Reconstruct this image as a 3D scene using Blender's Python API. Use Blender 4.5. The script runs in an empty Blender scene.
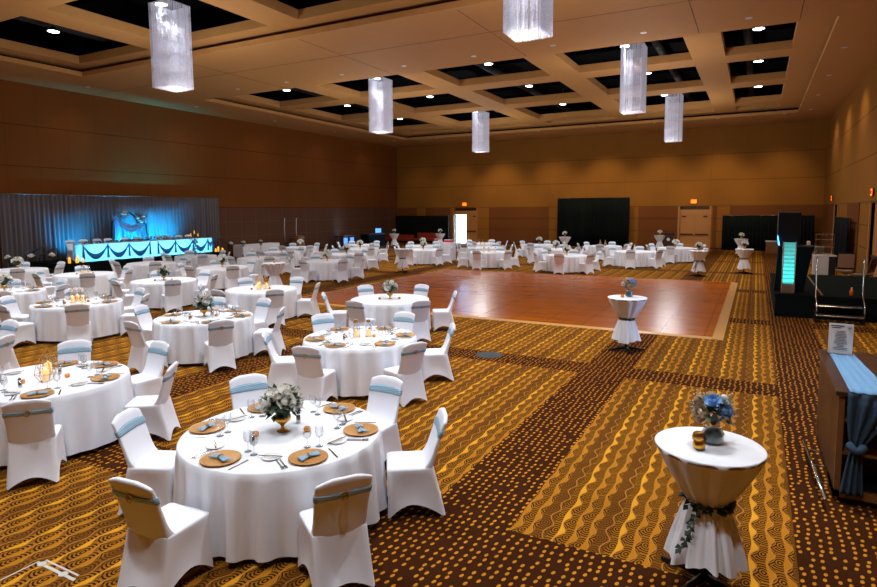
import bpy, math, random
from mathutils import Vector, Matrix
PI = math.pi
R = math.radians
random.seed(7)
SC = bpy.context.scene
COL = SC.collection

# ------------------------------------------------------------------ camera
CAM_H = 2.813
YAW, PITCH, ROLL = R(28.114), R(5.558), R(-0.281)
cam_d = bpy.data.cameras.new('camera')
cam = bpy.data.objects.new('camera', cam_d)
COL.objects.link(cam)
fw = Vector((-math.sin(YAW)*math.cos(PITCH), math.cos(YAW)*math.cos(PITCH), -math.sin(PITCH)))
r0 = Vector((math.cos(YAW), math.sin(YAW), 0))
u0 = r0.cross(fw)
rr = r0*math.cos(ROLL) + u0*math.sin(ROLL)
uu = -r0*math.sin(ROLL) + u0*math.cos(ROLL)
m = Matrix((rr, uu, -fw)).transposed().to_4x4()
m.translation = (0, 0, CAM_H)
cam.matrix_world = m
cam_d.sensor_width = 36
cam_d.lens = 593.856/877*36
cam_d.shift_y = -(293.5-268.434)/877
cam_d.clip_end = 200
SC.camera = cam

# ------------------------------------------------------------------ world, exposure
W = bpy.data.worlds.new('world')
SC.world = W
W.use_nodes = True
W.node_tree.nodes['Background'].inputs[0].default_value = (0.62, 0.82, 1.0, 1)
W.node_tree.nodes['Background'].inputs[1].default_value = 4.0
SC.view_settings.view_transform = 'Standard'
SC.view_settings.look = 'None'
SC.view_settings.gamma = 1
SC.view_settings.use_curve_mapping = False
SC.view_settings.exposure = 0.52
SC.cycles.use_denoising = True
SC.cycles.max_bounces = 6
SC.cycles.diffuse_bounces = 4
SC.cycles.glossy_bounces = 3
SC.cycles.transmission_bounces = 6
SC.cycles.transparent_max_bounces = 12
SC.cycles.caustics_reflective = False
SC.cycles.caustics_refractive = False
SC.cycles.sample_clamp_indirect = 4
LAMP_W = 900.0       # watts of each ceiling high bay
LAMP_C = (0.93, 0.96, 1.0)
WASH_W = 620.0       # warm wall washers
CHAND_W = 290.0      # added fill light below each crystal chandelier
BLUE_W = 820.0       # blue stage uplights

# room
XL, XR, YF, YB = -28.9, 3.82, -4.0, 46.2
ZC, ZT, ZO = 8.52, 8.85, 9.16

def s2l(c):
    def f(v):
        v /= 255.
        return v/12.92 if v <= .04045 else ((v+.055)/1.055)**2.4
    return (f(c[0]), f(c[1]), f(c[2]), 1)

# ------------------------------------------------------------------ node maths
class Ex:
    nt = None
    def __init__(s, v): s.v = v
    @staticmethod
    def op(o, *a):
        n = Ex.nt.nodes.new('ShaderNodeMath'); n.operation = o
        for i, x in enumerate(a):
            if isinstance(x, Ex): Ex.nt.links.new(x.v, n.inputs[i])
            else: n.inputs[i].default_value = x
        return Ex(n.outputs[0])
    def __add__(s, o): return Ex.op('ADD', s, o)
    __radd__ = __add__
    def __sub__(s, o): return Ex.op('SUBTRACT', s, o)
    def __rsub__(s, o): return Ex.op('SUBTRACT', o, s)
    def __mul__(s, o): return Ex.op('MULTIPLY', s, o)
    __rmul__ = __mul__
    def __truediv__(s, o): return Ex.op('DIVIDE', s, o)
    def lt(s, o): return Ex.op('LESS_THAN', s, o)
    def gt(s, o): return Ex.op('GREATER_THAN', s, o)
    def fr(s): return Ex.op('FRACT', s)
    def fl(s): return Ex.op('FLOOR', s)
    def ab(s): return Ex.op('ABSOLUTE', s)
    def sin(s): return Ex.op('SINE', s)
    def sq(s): return Ex.op('SQRT', s)
    def mx(s, o): return Ex.op('MAXIMUM', s, o)
    def mn(s, o): return Ex.op('MINIMUM', s, o)

def newmat(name):
    m = bpy.data.materials.new(name); m.use_nodes = True
    b = m.node_tree.nodes['Principled BSDF']
    return m, m.node_tree, b

def mix(nt, f, a, b):
    n = nt.nodes.new('ShaderNodeMix'); n.data_type = 'RGBA'
    for k, v in ((0, f), (6, a), (7, b)):
        if isinstance(v, Ex): nt.links.new(v.v, n.inputs[k])
        elif hasattr(v, 'is_linked') or isinstance(v, bpy.types.NodeSocket): nt.links.new(v, n.inputs[k])
        else: n.inputs[k].default_value = v
    return n.outputs[2]

def noise(nt, scale, detail=2, src=None):
    n = nt.nodes.new('ShaderNodeTexNoise'); n.inputs['Scale'].default_value = scale
    n.inputs['Detail'].default_value = detail
    if src is None:
        t = nt.nodes.new('ShaderNodeTexCoord'); src = t.outputs['Object']
    nt.links.new(src, n.inputs['Vector'])
    return Ex(n.outputs[0])

def bump(nt, b, h, strength=.2, dist=.01):
    n = nt.nodes.new('ShaderNodeBump'); n.inputs['Strength'].default_value = strength
    n.inputs['Distance'].default_value = dist
    nt.links.new(h.v, n.inputs['Height']); nt.links.new(n.outputs[0], b.inputs['Normal'])

def xyz(nt):
    t = nt.nodes.new('ShaderNodeTexCoord'); s = nt.nodes.new('ShaderNodeSeparateXYZ')
    nt.links.new(t.outputs['Object'], s.inputs[0])
    return Ex(s.outputs[0]), Ex(s.outputs[1]), Ex(s.outputs[2])

M = {}
def simple(name, rgb, rough=.6, metal=0, var=.06, vscale=8, spec=None, bmp=0, bscale=200, emit=None, es=0, trans=None):
    m, nt, b = newmat(name)
    Ex.nt = nt
    c = s2l(rgb)
    if var:
        d = tuple(x*(1-var*2.2) for x in c[:3]) + (1,)
        l = tuple(min(1, x*(1+var)) for x in c[:3]) + (1,)
        nt.links.new(mix(nt, noise(nt, vscale, 3), d, l), b.inputs['Base Color'])
    else:
        b.inputs['Base Color'].default_value = c
    b.inputs['Roughness'].default_value = rough
    b.inputs['Metallic'].default_value = metal
    if spec is not None: b.inputs['Specular IOR Level'].default_value = spec
    if bmp: bump(nt, b, noise(nt, bscale, 2), bmp, .004)
    if emit:
        b.inputs['Emission Color'].default_value = s2l(emit)
        b.inputs['Emission Strength'].default_value = es
    M[name] = m
    return m

simple('cloth', (240, 242, 248), .85, var=.015, vscale=5, spec=.15, bmp=.15, bscale=300)
simple('cover', (242, 244, 252), .7, var=.015, vscale=9, spec=.2, bmp=.1, bscale=400)
simple('charger', (205, 150, 84), .4, metal=.25, var=.15, vscale=40)
simple('napkin', (150, 186, 210), .85, var=.08, vscale=60, spec=.1)
simple('porcelain', (240, 238, 236), .2, var=0)
simple('steel', (190, 190, 192), .25, metal=1, var=0)
simple('gold', (214, 160, 70), .28, metal=1, var=.05)
simple('amber', (206, 128, 44), .15, var=.1, emit=(255, 150, 40), es=.08)
simple('candle', (246, 214, 160), .5, var=.03, emit=(255, 190, 110), es=.5)
simple('yellow_candle', (246, 190, 90), .5, var=.03, emit=(255, 160, 50), es=.8)
simple('flame', (255, 200, 120), .5, var=0, emit=(255, 190, 90), es=12)
simple('rose_white', (252, 248, 240), .7, var=.08, vscale=60, spec=.1)
simple('rose_blue', (150, 192, 238), .7, var=.12, vscale=60, spec=.1)
simple('rose_cream', (228, 206, 178), .7, var=.08, vscale=60, spec=.1)
simple('leaf', (84, 104, 78), .6, var=.3, vscale=40)
simple('leaf_dark', (44, 66, 44), .55, var=.3, vscale=40)
simple('leaf_blue', (110, 140, 140), .6, var=.25, vscale=40)
simple('grass_dry', (170, 130, 100), .7, var=.25, vscale=40)
simple('black', (14, 14, 15), .6, var=.1)
simple('black_metal', (20, 20, 22), .35, metal=.6, var=0)
simple('black_cloth', (13, 20, 21), .9, var=.2, vscale=3, spec=.1)
simple('black_carpet', (18, 26, 24), .95, var=.3, vscale=60, spec=.05)
simple('chrome', (210, 212, 216), .15, metal=1, var=0)
simple('stone', (60, 62, 66), .7, var=.2, vscale=30)
simple('tape', (200, 196, 188), .7, var=.05)
simple('beige_paint', (180, 132, 76), .8, var=.04, vscale=4, spec=.2)
simple('ceil_seam', (80, 56, 38), .9, var=0)
simple('plenum', (7, 8, 10), .9, var=.2, spec=.05)
simple('duct', (22, 24, 27), .7, var=.2)
simple('door_paint', (164, 112, 54), .55, var=.05, vscale=3)
simple('door_frame', (150, 104, 52), .55, var=.05)
simple('bronze', (70, 48, 28), .4, metal=.6, var=.05)
simple('band_fabric', (112, 68, 36), .95, var=.12, vscale=60, spec=.05)
simple('dark_wood', (72, 42, 26), .35, var=.25, vscale=6)
simple('mid_wood', (132, 86, 46), .45, var=.15, vscale=6)
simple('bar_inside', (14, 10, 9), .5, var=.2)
simple('red_seat', (160, 52, 26), .7, var=.1)
simple('tan_seat', (120, 88, 62), .85, var=.1, vscale=60)
simple('runner_blue', (116, 160, 200), .85, var=.06, vscale=40, spec=.1)
simple('runner_dark', (58, 76, 94), .9, var=.1, vscale=40, spec=.05)
simple('orange_plastic', (225, 84, 16), .4, var=.05)
simple('red_sign', (214, 40, 60), .5, var=0)
simple('white_box', (205, 205, 206), .5, var=.03)
simple('wicker', (170, 120, 70), .7, var=.2, vscale=80)
simple('lamp_glow', (235, 242, 255), .4, var=0, emit=(225, 238, 255), es=14)
simple('can_glow', (255, 240, 220), .4, var=0, emit=(255, 236, 215), es=4)
simple('exit_glow', (255, 110, 20), .4, var=0, emit=(255, 92, 12), es=3.2)
simple('blue_glow', (60, 140, 255), .4, var=0, emit=(60, 150, 255), es=7)
simple('screen_glow', (90, 150, 230), .4, var=0, emit=(70, 130, 235), es=1.4)
simple('outside_light', (225, 235, 250), .9, var=0, emit=(160, 208, 255), es=40)
simple('arch_sheer', (120, 175, 215), .85, var=.08, vscale=9, spec=.1)
simple('swag', (62, 128, 200), .85, var=.1, vscale=20, spec=.1)

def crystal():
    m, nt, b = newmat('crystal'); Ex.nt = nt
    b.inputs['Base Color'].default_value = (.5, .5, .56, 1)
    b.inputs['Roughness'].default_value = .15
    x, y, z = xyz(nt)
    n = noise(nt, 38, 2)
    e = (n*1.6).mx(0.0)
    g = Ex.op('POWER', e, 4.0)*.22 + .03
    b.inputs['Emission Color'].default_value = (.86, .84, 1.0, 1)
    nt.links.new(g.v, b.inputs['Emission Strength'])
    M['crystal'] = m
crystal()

def glassmat():
    m, nt, b = newmat('glass')
    nt.nodes.remove(b)
    o = nt.nodes['Material Output']
    t = nt.nodes.new('ShaderNodeBsdfTransparent'); t.inputs[0].default_value = (.93, .94, .95, 1)
    g = nt.nodes.new('ShaderNodeBsdfGlossy'); g.inputs['Roughness'].default_value = .05
    lw = nt.nodes.new('ShaderNodeLayerWeight'); lw.inputs[0].default_value = .35
    x = nt.nodes.new('ShaderNodeMixShader')
    nt.links.new(lw.outputs['Facing'], x.inputs[0]); nt.links.new(t.outputs[0], x.inputs[1])
    nt.links.new(g.outputs[0], x.inputs[2]); nt.links.new(x.outputs[0], o.inputs[0])
    M['glass'] = m
glassmat()

def satin():
    m, nt, b = newmat('satin'); Ex.nt = nt
    x, y, z = xyz(nt)
    n = noise(nt, 5, 2)
    w = (z*330 + x*24 + n*9).sin()
    w2 = (z*520 - x*30 + n*6).sin()
    f = (w*.5 + .5)*.65 + (w2*.5+.5)*.35
    nt.links.new(mix(nt, f, s2l((112, 152, 176)), s2l((176, 208, 226))), b.inputs['Base Color'])
    b.inputs['Roughness'].default_value = .45
    bump(nt, b, f, .6, .006)
    M['satin'] = m
satin()

def translucent(name, rgb, amt=.6):
    m, nt, b = newmat(name); o = nt.nodes['Material Output']
    c = s2l(rgb)
    b.inputs['Base Color'].default_value = c; b.inputs['Roughness'].default_value = .9
    t = nt.nodes.new('ShaderNodeBsdfTranslucent'); t.inputs[0].default_value = c
    x = nt.nodes.new('ShaderNodeMixShader'); x.inputs[0].default_value = amt
    nt.links.new(b.outputs[0], x.inputs[1]); nt.links.new(t.outputs[0], x.inputs[2])
    nt.links.new(x.outputs[0], o.inputs[0])
    M[name] = m
translucent('skirt_cloth', (225, 235, 240), .7)
translucent('led_cloth', (200, 235, 240), .8)
translucent('sheer', (120, 114, 118), .25)

def carpet():
    m, nt, b = newmat('carpet'); Ex.nt = nt
    x, y, z = xyz(nt)
    # scalloped leaf columns with fine rings between them
    CW = .125
    s0 = x/CW + (y*(2*PI/.56)).sin()*.09 + 400
    c = s0.fl(); s = s0.fr()
    yy = y/.28 + c*.27 + 100
    bul = ((yy*(2*PI)).sin())*.5 + .5
    bul = bul*bul*.3 + bul*.7
    redge = bul*.36 + .60
    edge = redge - bul*.34 - .10
    k4 = (c/4 + .01).fr()
    kb = k4.lt(.2)              # one bright column in four
    kd = k4.gt(.7)              # one dark column in four
    sol = (s.gt(edge))*(s.lt(redge))
    ds = (s - .3)*CW*1.5; dy = ((yy + .25).fr() - .5)*.28
    d = (ds*ds + dy*dy).sq()
    ring = ((d*(2*PI/.032)).sin()).gt(.0)
    line = ((s - redge).ab()).lt(.05)
    n = noise(nt, 1.3, 3)
    n2 = noise(nt, 230, 2)
    dk = s2l((52, 25, 6)); br = s2l((84, 46, 16)); mo = s2l((186, 120, 28)); og = s2l((228, 160, 38)); rg = s2l((176, 116, 32))
    base = mix(nt, kd, dk, br)
    ringf = ring*(1-kd*.55)
    c1 = mix(nt, ringf*.8, base, rg)
    solc = mix(nt, kb, mo, og)
    c1 = mix(nt, sol*(1-kd), c1, solc)
    c1 = mix(nt, line*.7, c1, s2l((200, 136, 60)))
    # dotted bands with scattered almond dots
    u0 = x/.078 + 300; v0 = y/.088 + 300
    ui = u0.fl(); vi = v0.fl()
    h1 = ((ui*12.99 + vi*78.23).sin()*437.58).fr(); h2 = ((ui*39.35 + vi*11.13).sin()*219.7).fr()
    us = (u0.fr() - .5 + (h1-.5)*.36)*.078; vs = (v0.fr() - .5 + (h2-.5)*.36)*.088
    dots = ((us*us*5200 + vs*vs*1900 - us*vs*1500)).lt(1.0)
    dots = dots*(h1.gt(.06))
    c2 = mix(nt, dots, s2l((64, 32, 12)), s2l((206, 132, 36)))
    bx = ((x + 2.23)/5.9 + .5 + 20).fr() - .5
    m1 = (bx.ab()*5.9).lt(.41)
    m2 = ((x - .85).ab()).lt(.45)
    by = ((y - 10.42)/6.25 + .5 + 20).fr() - .5
    m3 = (by.ab()*6.25).lt(.36)
    m4 = (((y - 4.2).ab()).lt(.5))*(x.gt(-3.4))
    # right end of the xband period is replaced by the aisle band
    m1 = m1*(x.lt(.3))
    msk = m1.mx(m2).mx(m3).mx(m4)
    c = mix(nt, msk, c1, c2)
    f = (n*.5 + .62)*(n2*.5+.72)
    mm = nt.nodes.new('ShaderNodeMix'); mm.data_type = 'RGBA'; mm.blend_type = 'MULTIPLY'; mm.inputs[0].default_value = 1
    nt.links.new(c, mm.inputs[6])
    cmb = nt.nodes.new('ShaderNodeCombineXYZ')
    for i in range(3): nt.links.new(f.v, cmb.inputs[i])
    nt.links.new(cmb.outputs[0], mm.inputs[7])
    nt.links.new(mm.outputs[2], b.inputs['Base Color'])
    b.inputs['Roughness'].default_value = 1
    b.inputs['Specular IOR Level'].default_value = .05
    bump(nt, b, n2, .3, .004)
    M['carpet'] = m
carpet()

def parquet():
    m, nt, b = newmat('parquet'); Ex.nt = nt
    x, y, z = xyz(nt)
    row = (y/.1).fl()
    k = ((x/.92 + (row*.37).fr()).fl()*7.13 + row*3.71).sin()*437.58
    k = k.fr()
    t = nt.nodes.new('ShaderNodeTexCoord'); mp = nt.nodes.new('ShaderNodeMapping')
    mp.inputs['Scale'].default_value = (.6, 12, 1)
    nt.links.new(t.outputs['Object'], mp.inputs[0])
    g = noise(nt, 3, 4, mp.outputs[0])
    c = mix(nt, k*.45 + g*.5, s2l((140, 64, 2)), s2l((190, 98, 8)))
    tile = ((x/.92).fr() - .5).ab().gt(.494).mx(((y/.92).fr() - .5).ab().gt(.494))
    c = mix(nt, tile*.5, c, s2l((60, 28, 10)))
    nt.links.new(c, b.inputs['Base Color'])
    b.inputs['Roughness'].default_value = .27
    b.inputs['Specular IOR Level'].default_value = .22
    bump(nt, b, noise(nt, 2.2, 2)*.6 + k*.25, .06, .01)
    M['parquet'] = m
parquet()

def wallmat(name, base, axis, hlines, vstep, voff, band=None, zband=0):
    m, nt, b = newmat(name); Ex.nt = nt
    x, y, z = xyz(nt)
    h = x if axis == 'x' else y
    ln = None
    for zz in hlines:
        q = ((z - zz).ab()).lt(.022)
        ln = q if ln is None else ln.mx(q)
    v = (((h - voff)/vstep + 50).fr() - .5).ab().gt(.5 - .009/vstep)
    c = s2l(base)
    n = noise(nt, 90, 3); n1 = noise(nt, .5, 2)
    cc = mix(nt, n*.6 + n1*.4, tuple(q*.72 for q in c[:3])+(1,), tuple(min(1, q*1.22) for q in c[:3])+(1,))
    if band:
        d = s2l(band)
        c2 = mix(nt, n, tuple(q*.8 for q in d[:3])+(1,), tuple(q*1.15 for q in d[:3])+(1,))
        cc = mix(nt, z.lt(zband), cc, c2)
    cc = mix(nt, ln*.55, cc, s2l((50, 28, 12)))
    cc = mix(nt, v*.28, cc, s2l((50, 28, 12)))
    nt.links.new(cc, b.inputs['Base Color'])
    b.inputs['Roughness'].default_value = .95
    b.inputs['Specular IOR Level'].default_value = .1
    M[name] = m
wallmat('wall_gold_x', (136, 90, 36), 'x', (1.26, 2.16, 3.06, 4.87, 6.65), 2.93, -20.5)
wallmat('wall_gold_y', (136, 90, 36), 'y', (1.26, 2.16, 3.06, 4.87, 6.65), 2.93, 10)
wallmat('wall_left_mat', (118, 68, 26), 'y', (1.27, 2.18, 3.08, 4.87, 6.68), 1.35, 27.75, band=(98, 66, 48), zband=3.08)

# ------------------------------------------------------------------ mesh building
class MB:
    def __init__(s): s.v = []; s.f = []
    def add(s, vs, fs):
        o = len(s.v); s.v += [tuple(p) for p in vs]; s.f += [tuple(i+o for i in f) for f in fs]; return s
    def box(s, x0, x1, y0, y1, z0, z1):
        return s.add([(x0,y0,z0),(x1,y0,z0),(x1,y1,z0),(x0,y1,z0),(x0,y0,z1),(x1,y0,z1),(x1,y1,z1),(x0,y1,z1)],
                     [(0,3,2,1),(4,5,6,7),(0,1,5,4),(1,2,6,5),(2,3,7,6),(3,0,4,7)])
    def lathe(s, prof, n=16, c=(0,0,0), cap=True):
        vs = []; fs = []
        for r, z in prof:
            for i in range(n):
                a = 2*PI*i/n; vs.append((c[0]+r*math.cos(a), c[1]+r*math.sin(a), c[2]+z))
        for k in range(len(prof)-1):
            for i in range(n):
                j = (i+1) % n
                fs.append((k*n+i, k*n+j, (k+1)*n+j, (k+1)*n+i))
        if cap:
            if prof[0][0] > 1e-5: fs.append(tuple(range(n-1, -1, -1)))
            if prof[-1][0] > 1e-5: fs.append(tuple((len(prof)-1)*n+i for i in range(n)))
        return s.add(vs, fs)
    def tube(s, pts, r, n=6, closed=False):
        pts = [Vector(p) for p in pts]; vs = []; fs = []
        N = len(pts)
        rad = r if isinstance(r, (list, tuple)) else [r]*N
        for k, p in enumerate(pts):
            a = pts[(k-1) % N] if (closed or k > 0) else p
            b = pts[(k+1) % N] if (closed or k < N-1) else p
            t = (b-a).normalized()
            up = Vector((0,0,1)) if abs(t.z) < .9 else Vector((1,0,0))
            e = t.cross(up).normalized(); g = e.cross(t)
            for i in range(n):
                an = 2*PI*i/n
                vs.append(p + (e*math.cos(an) + g*math.sin(an))*rad[k])
        L = N if closed else N-1
        for k in range(L):
            for i in range(n):
                j = (i+1) % n; k2 = (k+1) % N
                fs.append((k*n+i, k2*n+i, k2*n+j, k*n+j))
        if not closed:
            fs.append(tuple(range(n))); fs.append(tuple((N-1)*n+i for i in range(n-1, -1, -1)))
        return s.add(vs, fs)
    def grid(s, fn, nu, nv, closed_u=False):
        vs = []; fs = []
        for j in range(nv+1):
            for i in range(nu if closed_u else nu+1):
                vs.append(fn(i/nu, j/nv))
        w = nu if closed_u else nu+1
        for j in range(nv):
            for i in range(nu):
                i2 = (i+1) % w if closed_u else i+1
                fs.append((j*w+i, j*w+i2, (j+1)*w+i2, (j+1)*w+i))
        return s.add(vs, fs)
    def leaf(s, p, d, up, L, w):
        d = Vector(d).normalized(); up = Vector(up)
        sd = d.cross(up)
        if sd.length < 1e-4: sd = Vector((1,0,0))
        sd.normalize(); nn = sd.cross(d); p = Vector(p)
        return s.add([p, p+d*L*.4+sd*w+nn*w*.3, p+d*L*.95-nn*w*.4, p+d*L*.4-sd*w+nn*w*.3, p+d*L*.5],
                     [(0,1,4), (1,2,4), (2,3,4), (3,0,4)])
    def build(s, name, mat, parent=None, loc=(0,0,0), rot=0, smooth=False, bevel=0, kind=None, solid=0):
        me = bpy.data.meshes.new(name); me.from_pydata(s.v, [], s.f)
        me.update()
        me.materials.append(M[mat])
        if smooth:
            me.polygons.foreach_set('use_smooth', [True]*len(me.polygons))
        o = bpy.data.objects.new(name, me); COL.objects.link(o)
        o.location = loc; o.rotation_euler = (0, 0, rot)
        if parent: o.parent = parent
        if bevel:
            b = o.modifiers.new('b', 'BEVEL'); b.width = bevel; b.segments = 2; b.limit_method = 'ANGLE'
        if solid:
            b = o.modifiers.new('s', 'SOLIDIFY'); b.thickness = solid; b.offset = 0
        if kind: o['kind'] = kind
        return o

def thing(name, label, cat, loc=(0,0,0), rot=0, group=None):
    o = bpy.data.objects.new(name, None); COL.objects.link(o)
    o.empty_display_size = .1
    o.location = loc; o.rotation_euler = (0, 0, rot)
    o['label'] = label; o['category'] = cat
    if group: o['group'] = group
    return o
def tag(o, label, cat, group=None):
    o['label'] = label; o['category'] = cat
    if group: o['group'] = group
    return o
KIDS = {}
def copy_tree(o, parent=None):
    c = o.copy(); COL.objects.link(c)
    if parent: c.parent = parent
    for ch in list(KIDS.get(o.name, [])) or [q for q in o.children]:
        copy_tree(ch, c)
    return c
def dup(root, loc, rot=0, label=None, group=None, scale=None):
    c = copy_tree(root); c.location = loc; c.rotation_euler = (0, 0, rot)
    if scale: c.scale = (scale,)*3
    if label: c['label'] = label
    if group: c['group'] = group
    return c
class Proto:
    """first placement moves the source itself, later ones copy it"""
    def __init__(s, maker): s.maker = maker; s.o = None
    def put(s, loc, rot, label, group=None, scale=None):
        if s.o is None:
            s.o = s.maker(); o = s.o
            o.location = loc; o.rotation_euler = (0, 0, rot)
            if scale: o.scale = (scale,)*3
            o['label'] = label
            if group: o['group'] = group
            return o
        o = dup(s.o, loc, rot, label, group)
        o.scale = (scale,)*3 if scale else (1, 1, 1)
        return o
def struct(o): o['kind'] = 'structure'; return o

# ------------------------------------------------------------------ lights
def spot(parent, name, loc, target, w, color, size=150, blend=1, rad=.15):
    l = bpy.data.lights.new(name, 'SPOT'); l.energy = w; l.color = color
    l.spot_size = R(size); l.spot_blend = blend; l.shadow_soft_size = rad
    o = bpy.data.objects.new(name, l); COL.objects.link(o)
    o.location = loc
    o.rotation_euler = (Vector(target)-Vector(loc)).to_track_quat('-Z', 'Y').to_euler()
    if parent: o.parent = parent
    return o
def area(parent, name, loc, target, w, color, sx, sy):
    l = bpy.data.lights.new(name, 'AREA'); l.energy = w; l.color = color
    l.shape = 'RECTANGLE'; l.size = sx; l.size_y = sy
    o = bpy.data.objects.new(name, l); COL.objects.link(o)
    o.location = loc
    o.rotation_euler = (Vector(target)-Vector(loc)).to_track_quat('-Z', 'Y').to_euler()
    if parent: o.parent = parent
    return o

# ================================================================== SETTING
struct(MB().box(XL, XR, YF, YB, -.1, 0).build('floor', 'carpet'))
# dance floor sits on the carpet
df = thing('dance_floor', 'large polished brown wooden dance floor with gold metal edging on the carpet', 'dance floor')
MB().box(-13.0, -.75, 14.15, 25.2, 0.001, .02).build('panels', 'parquet', df)
e = MB()
for (x0, x1, y0, y1, ax) in ((-13.15, -.57, 14.0, 14.15, 'f'), (-13.15, -.57, 25.2, 25.3, 'b'), (-13.1, -13.0, 14.0, 25.3, 'l'), (-.75, -.55, 14.0, 25.3, 'r')):
    pass
def ramp(mb, a, b, inn):
    a = Vector(a); b = Vector(b); i = Vector(inn)
    mb.add([a, b, b+i+Vector((0,0,.022)), a+i+Vector((0,0,.022)), a+i, b+i], [(0,1,2,3), (0,3,4), (1,5,2), (4,3,2,5)])
simple('trim_gold', (206, 150, 78), .38, var=.05)
ramp(e, (-13.12, 13.98, .001), (-.53, 13.98, .001), (0, .17, 0))
ramp(e, (-.53, 25.37, .001), (-13.12, 25.37, .001), (0, -.17, 0))
ramp(e, (-.53, 13.98, .001), (-.53, 25.37, .001), (-.22, 0, 0))
ramp(e, (-13.12, 25.37, .001), (-13.12, 13.98, .001), (.17, 0, 0))
e.build('edging', 'trim_gold', df)

# walls
t_ = .2
lw = struct(MB().box(XL-t_, XL, YF, YB+t_, 0, ZC+2).build('wall_left', 'wall_left_mat'))
def wallx(name, y0, y1, holes, mat):
    """wall across x between XL and XR with door holes (x0,x1,z1)"""
    mb = MB(); x = XL
    for (a, b, z1) in sorted(holes):
        mb.box(x, a, y0, y1, 0, ZC+2); mb.box(a, b, y0, y1, z1, ZC+2); x = b
    mb.box(x, XR, y0, y1, 0, ZC+2)
    return struct(mb.build(name, mat))
wallx('wall_back', YB, YB+t_, [(-23.1, -21.0, 3.03), (-4.9, -2.95, 3.03)], 'wall_gold_x')
struct(MB().box(XL, XR, YF-t_, YF, 0, ZC+2).build('wall_front', 'wall_gold_x'))
mb = MB(); y = YF
for (a, b, z1) in ((11.2, 13.2, 2.6), (25.0, 27.6, 3.03), (37.9, 39.6, 3.03)):
    mb.box(XR, XR+t_, y, a, 0, ZC+2); mb.box(XR, XR+t_, a, b, z1, ZC+2); y = b
mb.box(XR, XR+t_, y, YB, 0, ZC+2)
struct(mb.build('wall_right', 'wall_gold_y'))
# fabric acoustic panels on the back wall, three rows high
n = 1
for (a, b) in ((-28.85, -26.85), (-25.93, -23.5), (-19.84, -14.63), (-7.78, -5.06), (-2.74, -2.46), (-1.66, 3.8)):
    mb = MB()
    for z0, z1 in ((.12, 1.24), (1.28, 2.14), (2.18, 3.05)):
        mb.box(a, b, YB-.04, YB-.002, z0, z1)
    struct(mb.build('trim_%d' % n, 'band_fabric')); n += 1
for (a, b) in ((30.5, 34.2), (40.2, 45.9)):
    mb = MB()
    for z0, z1 in ((.12, 1.24), (1.28, 2.14), (2.18, 3.05)):
        mb.box(XR-.04, XR-.002, a, b, z0, z1)
    struct(mb.build('trim_%d' % n, 'band_fabric')); n += 1
# thin gold reveal strips on the left wall grid
simple('reveal', (112, 74, 42), .6, var=0)
mb = MB()
for i in range(18):
    yy = 25.05 + i*1.23
    if yy < YB-.3: mb.box(XL+.001, XL+.008, yy-.012, yy+.012, .1, 3.05)
for z in (1.27, 2.18): mb.box(XL+.001, XL+.008, 24.9, YB-.1, z-.012, z+.012)
struct(mb.build('trim_%d' % n, 'reveal')); n += 1
struct(MB().box(XL+.001, XL+.02, YF, YB, 0, .12).build('baseboard_left', 'bronze'))
for a, b in ((XL+.02, -23.2), (-20.9, -5.0), (-2.85, XR-.02)):
    struct(MB().box(a, b, YB-.05, YB-.001, 0, .12).build('baseboard_back', 'bronze'))
for a, b in ((YF, 11.1), (13.3, 24.95), (27.65, 37.85), (39.65, YB-.06)):
    struct(MB().box(XR-.02, XR-.001, a, b, 0, .12).build('baseboard_right', 'bronze'))

# ceiling with two trays of coffers
COLS = [(-24.65, -20.25), (-18.95, -14.35), (-13.05, -8.45), (-7.2, -2.55), (-1.35, .93)]
ROWS = [(23.1, 26.7), (28.0, 32.5), (33.95, 38.8), (39.9, 41.3)]
NROWS = [(10.7, 15.1), (4.9, 9.4), (-1.0, 3.6)]
TRAYS = [(-25.3, 1.93, 21.8, 41.9), (-25.3, 1.93, -2.2, 15.6)]
def slab(holes, x0, x1, y0, y1, z0, z1):
    xs = sorted({x0, x1} | {h[0] for h in holes} | {h[1] for h in holes})
    ys = sorted({y0, y1} | {h[2] for h in holes} | {h[3] for h in holes})
    xs = [x for x in xs if x0 <= x <= x1]; ys = [y for y in ys if y0 <= y <= y1]
    def hole(i, j):
        if i < 0 or j < 0 or i >= len(xs)-1 or j >= len(ys)-1: return True
        cx = (xs[i]+xs[i+1])/2; cy = (ys[j]+ys[j+1])/2
        return any(h[0] < cx < h[1] and h[2] < cy < h[3] for h in holes)
    mb = MB()
    for i in range(len(xs)-1):
        for j in range(len(ys)-1):
            if hole(i, j): continue
            a, b, c, d = xs[i], xs[i+1], ys[j], ys[j+1]
            mb.add([(a,c,z0),(b,c,z0),(b,d,z0),(a,d,z0)], [(0,3,2,1)])
            mb.add([(a,c,z1),(b,c,z1),(b,d,z1),(a,d,z1)], [(0,1,2,3)])
            if hole(i-1, j): mb.add([(a,c,z0),(a,d,z0),(a,d,z1),(a,c,z1)], [(0,1,2,3)])
            if hole(i+1, j): mb.add([(b,c,z0),(b,d,z0),(b,d,z1),(b,c,z1)], [(3,2,1,0)])
            if hole(i, j-1): mb.add([(a,c,z0),(b,c,z0),(b,c,z1),(a,c,z1)], [(3,2,1,0)])
            if hole(i, j+1): mb.add([(a,d,z0),(b,d,z0),(b,d,z1),(a,d,z1)], [(0,1,2,3)])
    return mb
struct(slab(TRAYS, XL, XR, YF, YB, ZC, ZC+.18).build('ceiling', 'beige_paint'))
k = 2
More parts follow.
